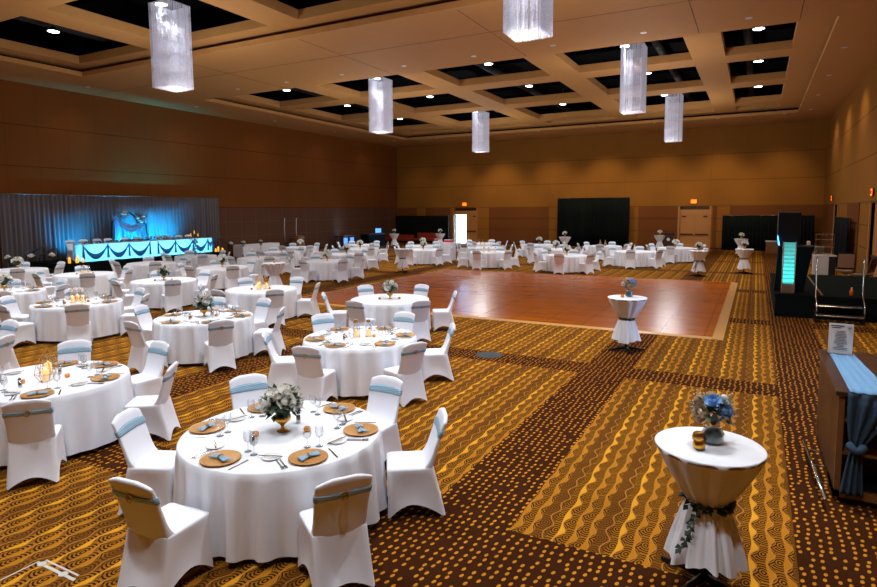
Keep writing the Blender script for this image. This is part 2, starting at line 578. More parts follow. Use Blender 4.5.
for ti, (t, rws) in enumerate(((TRAYS[0], ROWS), (TRAYS[1], NROWS))):
    ex = .45
    holes = [(c[0], c[1], r_[0], r_[1]) for c in COLS for r_ in rws]
    struct(slab(holes, t[0]-ex, t[1]+ex, t[2]-ex, t[3]+ex, ZT, ZO).build('ceiling_tray', 'beige_paint'))
    # dark back of the cove slot
    mb = MB()
    a, b, c, d = t[0]-ex, t[1]+ex, t[2]-ex, t[3]+ex
    mb.box(a-.05, a, c, d, ZC+.18, ZO); mb.box(b, b+.05, c, d, ZC+.18, ZO)
    mb.box(a, b, c-.05, c, ZC+.18, ZO); mb.box(a, b, d, d+.05, ZC+.18, ZO)
    struct(mb.build('ceiling_cove', 'plenum'))
struct(MB().box(XL-t_, XR+t_, YF-t_, YB+t_, 10.2, 10.3).build('ceiling_deck', 'plenum'))
mb = MB()
for yy in range(-2, 46, 3): mb.box(XL, XR, yy, yy+.12, 9.95, 10.2)
struct(mb.build('ceiling_joist', 'plenum'))
mb = MB()
for xx, yy0, yy1 in ((-23.3, -3, 45), (-15.5, 3, 45), (-11.9, -3, 45), (-4.0, -3, 45), (-.6, 8, 45)):
    mb.tube([(xx, yy0, 9.75), (xx, yy1, 9.75)], .16, 10)
struct(mb.build('ceiling_duct', 'duct', smooth=True))
# fine seams in the flat ceiling
mb = MB()
mb.box(XL, XR, 18.2, 18.225, ZC-.004, ZC+.001)
for xx in (-19.6, -13.7, -7.8, -1.9, .9): mb.box(xx, xx+.02, 15.8, 21.6, ZC-.004, ZC+.001)
struct(mb.build('ceiling_seam', 'ceil_seam'))

# high bay lamps
def mk_bay():
    o = thing('high_bay_lamp', '', 'ceiling lamp')
    MB().lathe([(.02, 10.2-9.3), (.02, .12), (.09, .1), (.2, .0), (.21, -.04), (.2, -.045)], 24).build('housing', 'black_metal', o, smooth=True)
    MB().lathe([(.198, -.04), (.16, -.055), (0, -.06)], 24).build('lens', 'lamp_glow', o)
    spot(o, 'lamp_light', (0, 0, -.08), (0, 0, -5), LAMP_W, LAMP_C, 112, .8, .22)
    return o
BAY = Proto(mk_bay)
rown = {0: 'first', 1: 'second', 2: 'third', 3: 'fourth'}
cn = ['leftmost', 'second', 'third', 'fourth', 'rightmost']
CHAND = {(1, 0, 0), (3, 0, 0), (1, 0, 1), (3, 0, 1), (1, 2, 0), (3, 2, 0)}
for t, rws in ((0, ROWS), (1, NROWS)):
    for j, r_ in enumerate(rws):
        if t == 0 and j == 3: continue
        for i, c in enumerate(COLS):
            nm = ('far' if t == 0 else 'near')
            bay = BAY.put(((c[0]+c[1])/2, (r_[0]+r_[1])/2, 9.3), 0,
                    'round white ceiling lamp in the %s coffer, %s row of the %s tray' % (cn[i], rown[j], nm), 'high bay lamps in the ceiling coffers')
            for ch in bay.children:      # each lamp is dimmed on its own
                if ch.type == 'LIGHT':
                    ch.data = ch.data.copy(); ch.data.energy = LAMP_W*((.62, .54, .52, .5)[j] if t == 0 else (.85, 1.25, 1.0)[j])

# chandeliers
def mk_chand():
    o = thing('chandelier', '', 'chandelier')
    S = .44; zt = 9.2-6.65; mb = MB()
    mb.box(-S, S, -S, -S+.03, zt, zt+.05); mb.box(-S, S, S-.03, S, zt, zt+.05)
    mb.box(-S, -S+.03, -S+.03, S-.03, zt, zt+.05); mb.box(S-.03, S, -S+.03, S-.03, zt, zt+.05)
    for sx in (-1, 1):
        for sy in (-1, 1): mb.tube([(sx*(S-.015), sy*(S-.015), zt+.05), (sx*(S-.015), sy*(S-.015), 10.2-6.65)], .006, 4)
    mb.build('frame', 'chrome', o)
    mb = MB(); rnd = random.Random(3)
    nS = 46
    for side in range(4):
        for kx in range(nS):
            a = -S + 2*S*(kx+.5)/nS
            for rowk in range(2):
                off = S - .012 - rowk*.05
                aa = a + rnd.uniform(-.006, .006) + rowk*.009
                if abs(aa) > off: continue
                p = {0: (aa, -off), 1: (aa, off), 2: (-off, aa), 3: (off, aa)}[side]
                w = .0042; z0 = rnd.uniform(0, .03)
                x, y = p
                # a strand: three sided, with a few bead swellings
                vs = []; lv = 9
                for q in range(lv+1):
                    z = z0 + (zt-z0)*q/lv; ww = w*(1.35 if q % 2 else .8)
                    for an in (0, 2.1, 4.2): vs.append((x+ww*math.cos(an), y+ww*math.sin(an), z))
                fs = []
                for q in range(lv):
                    for e_ in range(3):
                        f_ = (e_+1) % 3; fs.append((q*3+e_, q*3+f_, q*3+3+f_, q*3+3+e_))
                mb.add(vs, fs)
    mb.build('crystal_strands', 'crystal', o, kind='stuff')
    return o
CH = Proto(mk_chand)
chn = {(-16.33, 12.95): 'large crystal strand chandelier at upper left, nearest the stage', (-4.62, 12.9): 'crystal strand chandelier cut off by the top edge of the picture',
       (-16.5, 24.95): 'crystal strand chandelier over the far left end of the dance floor', (-4.52, 24.9): 'tall crystal strand chandelier at the right above the dance floor corner',
       (-16.25, 36.4): 'small distant crystal chandelier, the left one of the farthest pair', (-4.35, 36.4): 'small distant crystal chandelier, the rightmost of all chandeliers'}
for (x, y), lb in chn.items():
    CH.put((x, y, 6.65), 0, lb, 'crystal chandeliers')
    pl = bpy.data.lights.new('chandelier_fill', 'POINT'); pl.energy = CHAND_W; pl.color = (1, .97, .95); pl.shadow_soft_size = .3
    po = bpy.data.objects.new('chandelier_fill', pl); COL.objects.link(po); po.location = (x, y, 5.7)  # unseen point light added in mid-air beneath the strands

# recessed downlights in the flat ceiling
def mk_can():
    o = thing('recessed_downlight', '', 'downlight')
    MB().lathe([(.1, -.012), (.1, 0), (.08, -.001)], 16).build('trim_ring', 'white_box', o)
    MB().lathe([(.078, -.006), (0, -.006)], 16).build('bulb', 'can_glow', o)
    return o
CAN = Proto(mk_can)
ordn = ['first', 'second', 'third', 'fourth', 'fifth', 'sixth', 'seventh', 'eighth', 'ninth', 'tenth']
for i, x in enumerate((-21.64, -18.64, -15.6, -12.56, -9.52, -6.5, -3.48, -.45)):
    CAN.put((x, 20.68, ZC), 0, 'small recessed downlight, %s from the left along the flat ceiling strip' % ordn[i], 'recessed downlights')
# warm wall washers recessed along the far and side ceiling edges
for i, x in enumerate((-26.5, -22.5, -18.6, -14.2, -10.2, -6.2, -2.4, 1.2)):
    o = CAN.put((x, 42.0, ZC), 0, 'small recessed wall washer, %s from the left along the back wall' % ordn[i], 'wall washers at the back wall')
    spot(o, 'washer_light', (0, 0, -.05), (0, 4.0, -5.0), WASH_W*(.25, .5, 1.2, 1.0, 1.3, 1.2, 1.2, .8)[i], (1, .74, .42), 66, 1, .08)
for i, y in enumerate((8, 14, 20, 26, 31, 36, 41)):
    o = CAN.put((2.5, y, ZC), 0, 'small recessed wall washer, %s from the camera along the right wall' % ordn[i], 'wall washers at the right wall')
    spot(o, 'washer_light', (0, 0, -.05), (1.2, 0, -4.2), WASH_W*.28, (1, .74, .42), 105, 1, .08)
for i, y in enumerate((11, 17, 23, 29, 35, 41)):  # added washers that faintly lift the left wall
    o = CAN.put((-27.2, y, ZC), 0, 'added recessed wall washer, %s from the camera along the left wall' % ordn[i], 'added wall washers at the left wall')
    spot(o, 'washer_light', (0, 0, -.05), (-1.3, 0, -4.2), WASH_W*.06, (1, .70, .38), 105, 1, .08)

# ------------------------------------------------------------------ doors
def leaf_(name, x0, x1, y, parent, bar=True, hinge_left=True):
    l = MB().box(x0, x1, y, y+.05, .004, 2.456).build(name, 'door_paint', parent)
    if bar:
        MB().box(x0+.06, x1-.06, y-.06, y, .98, 1.08).build('panic_bar', 'bronze', l)
    c = x0+.15 if hinge_left else x1-.4
    MB().box(c, c+.28, y-.05, y, 2.27, 2.36).build('door_closer', 'bronze', l)
    return l
for idx, (a, b) in enumerate(((-23.1, -21.0), (-4.9, -2.95))):
    d = bpy.data.objects.new('door_%d' % (idx+1), None); COL.objects.link(d); struct(d)
    mb = MB(); mb.box(a-.12, a, YB-.06, YB+.3, 0, 3.05); mb.box(b, b+.12, YB-.06, YB+.3, 0, 3.05)
    mb.box(a, b, YB+.1, YB+.3, 2.45, 2.8); mb.build('door_frame', 'door_paint', d)
    MB().box(a, b, YB+.24, YB+.3, 2.8, 3.05).build('transom', 'bronze', d)
    MB().box((a+b)/2-.02, (a+b)/2+.02, YB+.1, YB+.2, 0 if idx else 2.4, 2.45).build('door_post', 'door_frame', d)
    c = (a+b)/2
    leaf_('door_leaf', c+.02, b, YB+.12, d, hinge_left=False)
    if idx:
        leaf_('door_leaf', a, c-.02, YB+.12, d)
        MB().box(a-.1, b+.1, YB+.31, YB+.36, 0, 3.1).build('door_light_block', 'door_frame', d)  # unseen panel added to block background light above the leaves
    else:
        lf = MB().box(a+.0, a+.05, YB+.2, YB+1.2, .01, 2.44).build('door_leaf', 'door_paint', d)
# bright daylit lobby behind the open door
o = struct(MB().box(-25.5, -19.5, YB+3.6, YB+3.7, 0, 3.2).build('wall_lobby', 'outside_light'))
struct(MB().box(-25.5, -19.5, YB+.2, YB+3.6, -.1, 0).build('floor_lobby', 'white_box'))
# daylit side corridor behind an open doorway in the right wall
simple('side_light', (225, 235, 250), .9, var=0, emit=(120, 185, 255), es=8)
struct(MB().box(XR+1.6, XR+1.7, 10.4, 14.0, 0, 2.9).build('wall_corridor', 'side_light'))
struct(MB().box(XR+t_, XR+1.6, 10.4, 14.0, -.1, 0).build('floor_corridor', 'white_box'))
struct(MB().box(XR-.02, XR+t_+.02, 13.2, 13.3, 0, 2.7).build('trim_20', 'door_paint'))
struct(MB().box(XR-.02, XR+t_+.02, 11.1, 11.2, 0, 2.7).build('trim_21', 'door_paint'))
mb = MB()
for zz in (.9, 1.7, 2.4): mb.box(-23.2, -22.6, YB+2.5, YB+2.54, zz, zz+.05)
for xx in (-23.05, -22.75): mb.box(xx, xx+.05, YB+2.5, YB+2.54, 0, 2.6)
struct(mb.build('window_1', 'steel'))
for idx, (a, b) in enumerate(((25.0, 27.6), (37.9, 39.6))):
    d = bpy.data.objects.new('door_%d' % (idx+3), None); COL.objects.link(d); struct(d)
    mb = MB(); mb.box(XR-.05, XR+.2, a-.12, a, 0, 3.05); mb.box(XR-.05, XR+.2, b, b+.12, 0, 3.05)
    mb.box(XR+.1, XR+.2, a, b, 2.45, 3.05); mb.build('door_frame', 'door_paint', d)
    for (p, q) in ((a, (a+b)/2-.01), ((a+b)/2+.01, b)):
        l = MB().box(XR+.1, XR+.16, p, q, .01, 2.44).build('door_leaf', 'door_paint', d)
        MB().box(XR+.04, XR+.1, p+.08, q-.08, .98, 1.08).build('panic_bar', 'bronze', l)

# exit signs with the word EXIT
LET = {'E': ((0,0,0,1),(0,0,.6,0),(0,.5,.5,.5),(0,1,.6,1)), 'X': ((0,0,.6,1),(0,1,.6,0)), 'I': ((.3,0,.3,1),), 'T': ((.3,0,.3,1),(0,1,.6,1))}
def mk_exit():
    o = thing('exit_sign', '', 'exit sign')
    MB().box(-.2, .2, -.07, 0, -.02, .26).build('housing', 'bronze', o)
    MB().box(-.18, .18, -.075, -.07, 0, .24).build('face', 'exit_glow', o)
    mb = MB()
    for i, ch in enumerate('EXIT'):
        for (a, b, c, d) in LET[ch]:
            x0 = -.145 + i*.078; s = .09
            mb.tube([(x0+a*s, -.078, .05+b*.14), (x0+c*s, -.078, .05+d*.14)], .008, 4)
    mb.build('lettering', 'red_seat', o)
    return o
EX = Proto(mk_exit)
EX.put((-22.1, YB, 3.22), 0, 'orange lit exit sign on the wall above the open bright door', 'exit signs')
EX.put((-4.0, YB, 3.26), 0, 'orange lit exit sign above the closed double doors', 'exit signs')
EX.put((XR, 41.0, 3.3), -PI/2, 'orange lit exit sign above the far doorway of the right wall', 'exit signs')
EX.put((XR, 27.4, 3.3), -PI/2, 'orange lit exit sign at the right edge above the nearer side doorway', 'exit signs')

# ------------------------------------------------------------------ black drapes
def drape(name, label, p0, p1, h, mat='black_cloth', folds=None, amp=.05, cat='curtain', poles=True, gather=0):
    p0 = Vector(p0); p1 = Vector(p1); d = p1-p0; L = d.length; d.normalize(); nrm = Vector((-d.y, d.x, 0))
    o = thing(name, label, cat, (p0.x, p0.y, p0.z), math.atan2(d.y, d.x))
    folds = folds or int(L/.22); rnd = random.Random(int(L*100))
    phs = [rnd.uniform(.6, 1.4) for _ in range(folds+2)]
    def fn(u, v):
        x = u*L; k = u*folds; i = int(k) % folds
        a = amp*phs[i]*math.sin(2*PI*k)
        return (x + .02*math.sin(k*1.3)*v, a*(.6+.6*v), h*(1-v) + .02*v)
    MB().grid(fn, folds*8, 3).build('cloth', mat, o, smooth=True, solid=.006)
    if poles:
        mb = MB(); mb.tube([(-.02, 0, h), (L+.02, 0, h)], .02, 6)
        for q in (0, L/2, L):
            mb.tube([(q, .09, 0.01), (q, .09, h)], .02, 6); mb.box(q-.2, q+.2, -.08, .28, .002, .012)
        mb.build('pipe_frame', 'black_metal', o)
    return o
drape('pipe_drape', 'low black pipe and drape curtain in the far left corner behind red benches', (-28.7, 45.6, 0), (-23.4, 45.6, 0), 2.36)
drape('pipe_drape', 'tall black curtain in the middle of the back wall', (-13.78, 45.6, 0), (-8.34, 45.6, 0), 3.71)
drape('pipe_drape', 'long low black pipe and drape curtain at the right of the back wall', (-2.06, 45.5, 0), (3.3, 45.5, 0), 2.38)
drape('pipe_drape', 'narrow black curtain covering part of the right wall beside the chairs', (3.5, 36.0, 0), (3.5, 31.0, 0), 2.4)

# ================================================================== FLOWERS AND SMALL THINGS
def rose_mb(mb, c, r, rnd):
    c = Vector(c)
    for layer, (n, rad, top, lean) in enumerate(((3, .35, .95, -.2), (5, .62, .85, .0), (6, .95, .45, .25))):
        for i in range(n):
            a0 = 2*PI*i/n + layer*.7 + rnd.uniform(-.15, .15); wd = 2*PI/n*.72
            def fn(u, v, a0=a0, wd=wd, rad=rad, top=top, lean=lean):
                a = a0 + (u-.5)*2*wd*.75
                q = rad*(math.sin(v*PI*.55))*(1 + lean*v*v)
                z = -.55 + (top+.55)*v - .22*((u-.5)*2)**2*v
                return (c.x+q*math.cos(a)*r, c.y+q*math.sin(a)*r, c.z+z*r)
            mb.grid(fn, 4, 4)
    mb.lathe([(.0, -.6*r), (.5*r, -.3*r), (.62*r, .1*r), (.4*r, .5*r), (0, .62*r)], 8, c)
    return mb
def bouquet(o, rnd, R0, zc, roses, leaves, mats=('rose_white',), leafmats=('leaf', 'leaf_dark'), lowdetail=False):
    """dome of roses and leaves of radius R0 centred at height zc"""
    pts = []
    for i in range(roses):
        ph = i*2.4; el = 1.25 - 1.15*(i/max(1, roses-1))
        pts.append((math.cos(ph)*math.cos(el), math.sin(ph)*math.cos(el), math.sin(el)))
    for i, p in enumerate(pts):
        rr_ = R0*(.34 + .07*rnd.random())
        c = (p[0]*R0*.76, p[1]*R0*.76, zc + p[2]*R0*.72)
        mb = MB(); rose_mb(mb, (0, 0, 0), rr_, rnd)
        ax = Vector(p).normalized(); q = Vector((0,0,1)).rotation_difference(ax)
        mb.v = [tuple(q @ Vector(v) + Vector(c)) for v in mb.v]
        mb.build('rose', mats[i % len(mats)], o, smooth=True, solid=0)
    for k, lm in enumerate(leafmats):
        mb = MB()
        mb.lathe([(R0*.1, -R0*.6), (R0*.5, -R0*.2), (R0*.62, R0*.15), (R0*.3, R0*.5), (0, R0*.6)], 10, (0, 0, zc)) if k == 1 else None
        for i in range(leaves//len(leafmats)):
            a = rnd.uniform(0, 2*PI); el = rnd.uniform(-.5, 1.3)
            d = Vector((math.cos(a)*math.cos(el), math.sin(a)*math.cos(el), math.sin(el)))
            p = d*R0*rnd.uniform(.45, .85); p.z = zc + p.z*.8
            dd = (d + Vector((rnd.uniform(-.6, .6), rnd.uniform(-.6, .6), rnd.uniform(-.5, .4)))).normalized()
            mb.leaf(p, dd, (rnd.uniform(-.4, .4), rnd.uniform(-.4, .4), 1), R0*rnd.uniform(.35, .6), R0*rnd.uniform(.09, .17))
        mb.build('foliage', lm, o, smooth=False)

def mk_rosebowl():
    o = thing('flower_centerpiece', '', 'flowers'); rnd = random.Random(11)
    MB().lathe([(.055, 0), (.055, .008), (.02, .02), (.016, .05), (.03, .07), (.075, .11), (.08, .15), (.07, .15)], 20).build('vase', 'gold', o, smooth=True)
    bouquet(o, rnd, .19, .25, 9, 190)
    return o
def mk_farbowl():
    o = thing('flower_centerpiece', '', 'flowers'); rnd = random.Random(5)
    MB().lathe([(.055, 0), (.02, .02), (.016, .06), (.07, .11), (.075, .15)], 10).build('vase', 'gold', o, smooth=True)
    bouquet(o, rnd, .2, .26, 8, 60)
    return o
ROSE = Proto(mk_rosebowl); FROSE = Proto(mk_farbowl)

def mk_blue():
    o = thing('flower_vase', '', 'flowers'); rnd = random.Random(21)
    MB().lathe([(.05, 0), (.075, .02), (.078, .08), (.055, .12), (.06, .14)], 18, cap=False).build('vase', 'glass', o, smooth=True)
    MB().lathe([(.045, .005), (.066, .02), (.066, .08), (.045, .11)], 14).build('pebbles', 'leaf_blue', o, smooth=True)
    bouquet(o, rnd, .15, .23, 7, 90, ('rose_cream', 'rose_blue', 'rose_white'), ('leaf', 'leaf_dark', 'leaf_blue', 'grass_dry'))
    mb = MB()
    for i in range(9):
        a = rnd.uniform(0, 2*PI); q = Vector((math.cos(a)*.12, math.sin(a)*.12, .33+rnd.uniform(-.05, .07)))
        mb.tube([(0, 0, .2), q], .0015, 4)
        for _ in range(3):
            p = q + Vector((rnd.uniform(-.02, .02), rnd.uniform(-.02, .02), rnd.uniform(-.01, .02)))
            mb.lathe([(0, -.008), (.007, 0), (0, .008)], 6, p)
    mb.build('filler_sprigs', 'rose_cream', o)
    return o
BLUE = Proto(mk_blue)

def mk_votive():
    o = thing('votive_candle', '', 'candle')
    MB().lathe([(.018, 0), (.028, .008), (.03, .026), (.026, .046), (.022, .047), (.02, .012)], 14).build('cup', 'amber', o, smooth=True)
    MB().lathe([(0, .014), (.022, .014), (.022, .034), (0, .036)], 10).build('wax', 'candle', o)
    return o
VOT = Proto(mk_votive)
def mk_gvotive():
    o = thing('mirrored_votive', '', 'candle')
    MB().lathe([(.02, 0), (.036, .018), (.038, .036), (.03, .06), (.022, .068), (.018, .066)], 18).build('cup', 'gold', o, smooth=True)
    MB().lathe([(0, .05), (.02, .05), (.02, .056), (0, .058)], 10).build('wax', 'candle', o)
    return o
GVOT = Proto(mk_gvotive)
def mk_shaker():
    o = thing('salt_shaker', '', 'shaker')
    MB().lathe([(.02, 0), (.022, .01), (.019, .08)], 14).build('body', 'steel', o, smooth=True)
    MB().lathe([(.019, .08), (.021, .09), (.018, .105), (.008, .112), (0, .113)], 14).build('cap', 'chrome', o, smooth=True)
    return o
SHK = Proto(mk_shaker)
def mk_charger():
    o = thing('charger_plate', '', 'plate')
    MB().lathe([(.0, .002), (.1, .002), (.15, .012), (.165, .016), (.163, .02), (.148, .015), (.1, .006), (0, .006)], 32, cap=False).build('plate', 'charger', o, smooth=True)
    return o
CHG = Proto(mk_charger)
def mk_napkin():
    o = thing('napkin', '', 'napkin')
    mb = MB()
    for sgn, L, w in ((1, .1, .045), (-1, .085, .05)):
        def fn(u, v, sgn=sgn, L=L, w=w):
            x = sgn*v*L; ww = w*(.32+.68*v**.8)
            y = (u-.5)*2*ww
            z = .012 + .018*math.cos((u-.5)*3) * (1-.45*v) + .006*math.sin(u*14)*(1-.5*v)
            return (x, y + sgn*.018*v, z)
        mb.grid(fn, 12, 6)
    mb.build('folds', 'napkin', o, smooth=True, solid=.004)
    mb = MB(); mb.tube([(0, .02*math.cos(a), .02+.016*math.sin(a)) for a in [2*PI*i/10 for i in range(10)]], .009, 6, closed=True)
    mb.build('napkin_ring', 'wicker', o, smooth=True)
    return o
NAP = Proto(mk_napkin)
def mk_breadplate():
    o = thing('bread_plate', '', 'plate')
    MB().lathe([(0, .001), (.05, .001), (.082, .012), (.081, .016), (.05, .005), (0, .005)], 24, cap=False).build('plate', 'porcelain', o, smooth=True)
    return o
BRP = Proto(mk_breadplate)
def mk_knife():
    o = thing('knife', '', 'cutlery')
    MB().add([(-.006,-.1,.002),(.006,-.1,.002),(.007,0,.002),(-.007,0,.002),(-.006,-.1,.007),(.006,-.1,.007),(.007,0,.007),(-.007,0,.007)],
             [(0,3,2,1),(4,5,6,7),(0,1,5,4),(1,2,6,5),(2,3,7,6),(3,0,4,7)]).build('handle', 'steel', o)
    MB().box(-.007, .008, 0, .11, .003, .005).build('blade', 'steel', o)
    return o
KNF = Proto(mk_knife)
def mk_fork():
    o = thing('fork', '', 'cutlery')
    MB().box(-.005, .005, -.1, .04, .002, .006).build('handle', 'steel', o)
    mb = MB(); mb.box(-.011, .011, .04, .055, .003, .006)
    for x in (-.009, -.003, .003, .009): mb.box(x-.0018, x+.0018, .055, .095, .004, .006)
    mb.build('tines', 'steel', o)
    return o
FRK = Proto(mk_fork)
def mk_goblet():
    o = thing('water_goblet', '', 'glass')
    MB().lathe([(.032, 0), (.033, .003), (.006, .008), (.004, .02), (.004, .075), (.012, .085)], 18).build('stem', 'glass', o, smooth=True)
    MB().lathe([(.012, .085), (.032, .1), (.038, .13), (.034, .175), (.032, .18)], 18, cap=False).build('bowl', 'glass', o, smooth=True)
    return o
GOB = Proto(mk_goblet)

def mk_geo():
    o = thing('geometric_lantern', '', 'lantern')
    mb = MB(); n = 6; zs = ((.06, 0), (.115, .09), (.075, .24), (.004, .36))
    P = [[(r_*math.cos(2*PI*i/n), r_*math.sin(2*PI*i/n), z+.004) for i in range(n)] for r_, z in zs]
    for k in range(4):
        if k < 3:
            for i in range(n): mb.tube([P[k][i], P[k][(i+1) % n]], .003, 4)
        if k < 3:
            for i in range(n): mb.tube([P[k][i], P[k+1][i]], .003, 4)
    mb.build('wire_frame', 'gold', o)
    c = MB().lathe([(.034, .004), (.036, .01), (.036, .14), (.03, .146), (0, .142)], 16).build('candle', 'candle', o, smooth=True)
    MB().lathe([(0, .146), (.005, .155), (0, .175)], 6).build('flame', 'flame', c)
    return o
GEO = Proto(mk_geo)
def mk_jar():
    o = thing('candle_jar', '', 'lantern')
    MB().lathe([(.05, 0), (.055, .01), (.055, .17), (.03, .22), (.03, .27)], 18, cap=False).build('jar', 'glass', o, smooth=True)
    MB().lathe([(.034, .255), (.036, .26), (.036, .29), (.034, .295), (0, .295)], 16).build('neck_ring', 'wicker', o)
    c = MB().lathe([(.034, .004), (.034, .12), (0, .12)], 14).build('candle', 'candle', o)
    mb = MB(); mb.tube([(.056*math.cos(a), .056*math.sin(a), .012) for a in [2*PI*i/16 for i in range(16)]], .004, 4, closed=True)
    mb.build('base_ring', 'gold', o)
    return o
JAR = Proto(mk_jar)

# ================================================================== TABLES AND CHAIRS
def tablecloth_mesh(Rt, zt, folds, amp, hem, seed):
    rnd = random.Random(seed); n = 288
    ks = [(folds + rnd.choice((-3, -1, 0, 2, 3)), rnd.uniform(0, 6), rnd.uniform(.4, 1)) for _ in range(4)]
    def w(a): return sum(c*math.sin(k*a+p) for k, p, c in ks)/1.6
    mb = MB()
    rings = [(0.25, 0), (.6, 0), (.93, 0), (.985, -.0015), (1.0, -.008)]
    vs = [(0, 0, zt)]; fs = []
    L = []
    for q, dz in rings: L.append([(Rt*q*math.cos(2*PI*i/n), Rt*q*math.sin(2*PI*i/n), zt+dz) for i in range(n)])
    for k in range(1, 11):
        v = k/10.
        ring = []
        for i in range(n):
            a = 2*PI*i/n; f = w(a); sh = .5+.5*math.tanh(f*2.6)
            rr_ = Rt + .004 + hem*v + amp*(sh-.55)*2*v**.6
            z = zt - .01 - (zt-.06)*v
            if k == 10: z += .02*sh + .006*math.sin(a*5)
            ring.append((rr_*math.cos(a), rr_*math.sin(a), z))
        L.append(ring)
    for r_ in L: vs += r_
    for i in range(n): fs.append((0, 1+i, 1+(i+1) % n))
    for k in range(len(L)-1):
        for i in range(n):
            j = (i+1) % n; fs.append((1+k*n+i, 1+(k+1)*n+i, 1+(k+1)*n+j, 1+k*n+j))
    mb.add(vs, fs)
    return mb
def mk_table():
    o = thing('round_table', '', 'table')
    MB().lathe([(0, .73), (.88, .73), (.9, .735), (.9, .755), (.88, .757), (0, .757)], 40, cap=False).build('tabletop', 'mid_wood', o)
    for i in range(4):
        a = PI/4 + i*PI/2; x, y = .5*math.cos(a), .5*math.sin(a)
        MB().tube([(x, y, 0), (x, y, .73)], .015, 8).build('leg', 'black_metal', o)
    return o
TAB = Proto(mk_table)
def mk_cloth(seed):
    def f():
        o = tablecloth_mesh(.914, .763, 25, .044, .035, seed).build('tablecloth', 'cloth', smooth=True)
        return tag(o, '', 'tablecloth')
    return f
CLOTHS = [Proto(mk_cloth(s)) for s in (1, 2, 3)]

def se(a, p):  # superellipse unit
    c, s = math.cos(a), math.sin(a)
    return (math.copysign(abs(c)**(2/p), c), math.copysign(abs(s)**(2/p), s))
def mk_chair():
    """faces +y; origin at the middle of the base"""
    o = thing('banquet_chair', '', 'chair')
    mb = MB(); n = 48
    # stretch skirt from seat edge to the four feet, walked by perimeter
    PP = []      # (x, y unit, mid 0..1, side)
    NS = 11
    for side in range(4):
        for k in range(NS):
            t = -1 + 2*(k+.5)/NS
            d = 1 - .06*max(0, (abs(t)-.86)/.14)**2
            t2 = t*.985
            x, y = {0: (t2, -d), 1: (d, t2), 2: (-t2, d), 3: (-d, -t2)}[side]
            PP.append((x, y, 1-abs(t)**1.8, side))
    n = len(PP)
    def top(i): return (PP[i][0]*.213, .01+PP[i][1]*.215)
    rings = []
    for k in range(0, 10):
        v = k/9.; ring = []
        for i in range(n):
            ux, uy, mid, side = PP[i]
            tx, ty = top(i); bx = ux*.236; by = uy*(.228 if uy > 0 else .315)
            x = tx+(bx-tx)*v; y = ty+(by-ty)*v
            arch = (.10 if side in (0, 2) else .13)*mid
            pull = .035*mid*math.sin(v*PI*.75)
            if side in (0, 2): y -= math.copysign(pull, y)
            else: x -= math.copysign(pull, x)
            z = .452 - (.452-.002-arch)*v
            ring.append((x, y, z))
        rings.append(ring)
    rings.reverse()
    seat = []
    for q, dz in ((.985, .012), (.94, .02), (.75, .026), (.4, .03)):
        seat.append([(top(i)[0]*q, .01+(top(i)[1]-.01)*q, .452+dz) for i in range(n)])
    allr = rings+seat
    vs = [p for r_ in allr for p in r_]; vs.append((0, .01, .483)); fs = []
    for k in range(len(allr)-1):
        for i in range(n):
            j = (i+1) % n; fs.append((k*n+i, k*n+j, (k+1)*n+j, (k+1)*n+i))
    K = len(allr)-1
    for i in range(n): fs.append((K*n+i, K*n+(i+1) % n, len(vs)-1))
    mb.add(vs, fs)
    # the back
    nb = 28; prof = []
    def sec(z):
        t = (z-.40)/.53
        yc = -.18 - .15*max(0, t)**1.1
        hw = .202 + .012*t
        th = .021
        return yc, hw, th
    B = []
    zs = [.41, .45, .48, .52, .57, .63, .70, .77, .84, .89, .925, .938]
    for z in zs:
        yc, hw, th = sec(z)
        fil = .075*math.exp(-((z-.455)/.055)) if z > .44 else .075
        tt = max(0, (z-.62)/.32)
        ring = []
        sc = 1 if z < .93 else .985
        if z > .937: th *= .5
        for i in range(nb):
            x, y = se(2*PI*(i+.5)/nb, 5)
            px = x*hw*sc; py = yc + (y*th + (fil if y > 0 else 0)*(1-.3*abs(x)**3))
            pz = z - .05*tt**2*abs(x)**2.2
            # slight wrap of the back towards the sitter
            py += .022*abs(x)**2
            ring.append((px, py, pz))
        B.append(ring)
    vs = [p for r_ in B for p in r_]; fs = []
    for k in range(len(B)-1):
        for i in range(nb):
            j = (i+1) % nb; fs.append((k*nb+i, k*nb+j, (k+1)*nb+j, (k+1)*nb+i))
    K = len(B)-1; yc = sec(.938)[0]
    half = nb//2
    for i in range(half-1):   # cap the top strip by strip
        a, b = K*nb+i, K*nb+i+1; c, d = K*nb+nb-2-i, K*nb+nb-1-i
        fs.append((a, b, c, d))
    mb.add(vs, fs)
    mb.build('stretch_cover', 'cover', o, smooth=True)
    # sash
    ns = 40; L = []
    for kz in range(5):
        ring = []
        for i in range(ns):
            x, y = se(2*PI*(i+.5)/ns, 5)
            front = y > 0
            hb = .042 if front else .024
            edge = abs(x)**4
            hb = hb*(1-edge) + .034*edge
            zc_ = .80 - .012*(1-x*x)*(1 if not front else 0)
            z = zc_ + (kz/4.-.5)*2*hb
            yc, hw, th = sec(z)
            tt = max(0, (z-.62)/.32)
            puff = .0045 + .003*math.sin(kz/4.*PI)
            px = x*(hw+puff); py = yc + y*(th+puff) + .022*abs(x)**2
            ring.append((px, py, z - .05*tt**2*abs(x)**2.2))
        L.append(ring)
    vs = [p for r_ in L for p in r_]; fs = []
    for k in range(4):
        for i in range(ns):
            j = (i+1) % ns; fs.append((k*ns+i, k*ns+j, (k+1)*ns+j, (k+1)*ns+i))
    s = MB().add(vs, fs).build('sash', 'satin', o, smooth=True, solid=.003)
    yc = sec(.79)[0]
    mb = MB(); mb.tube([(.028*math.cos(a), yc-.036, .788+.028*math.sin(a)) for a in [2*PI*i/14 for i in range(14)]], .006, 5, closed=True)
    mb.build('buckle', 'gold', s, smooth=True)
    return o
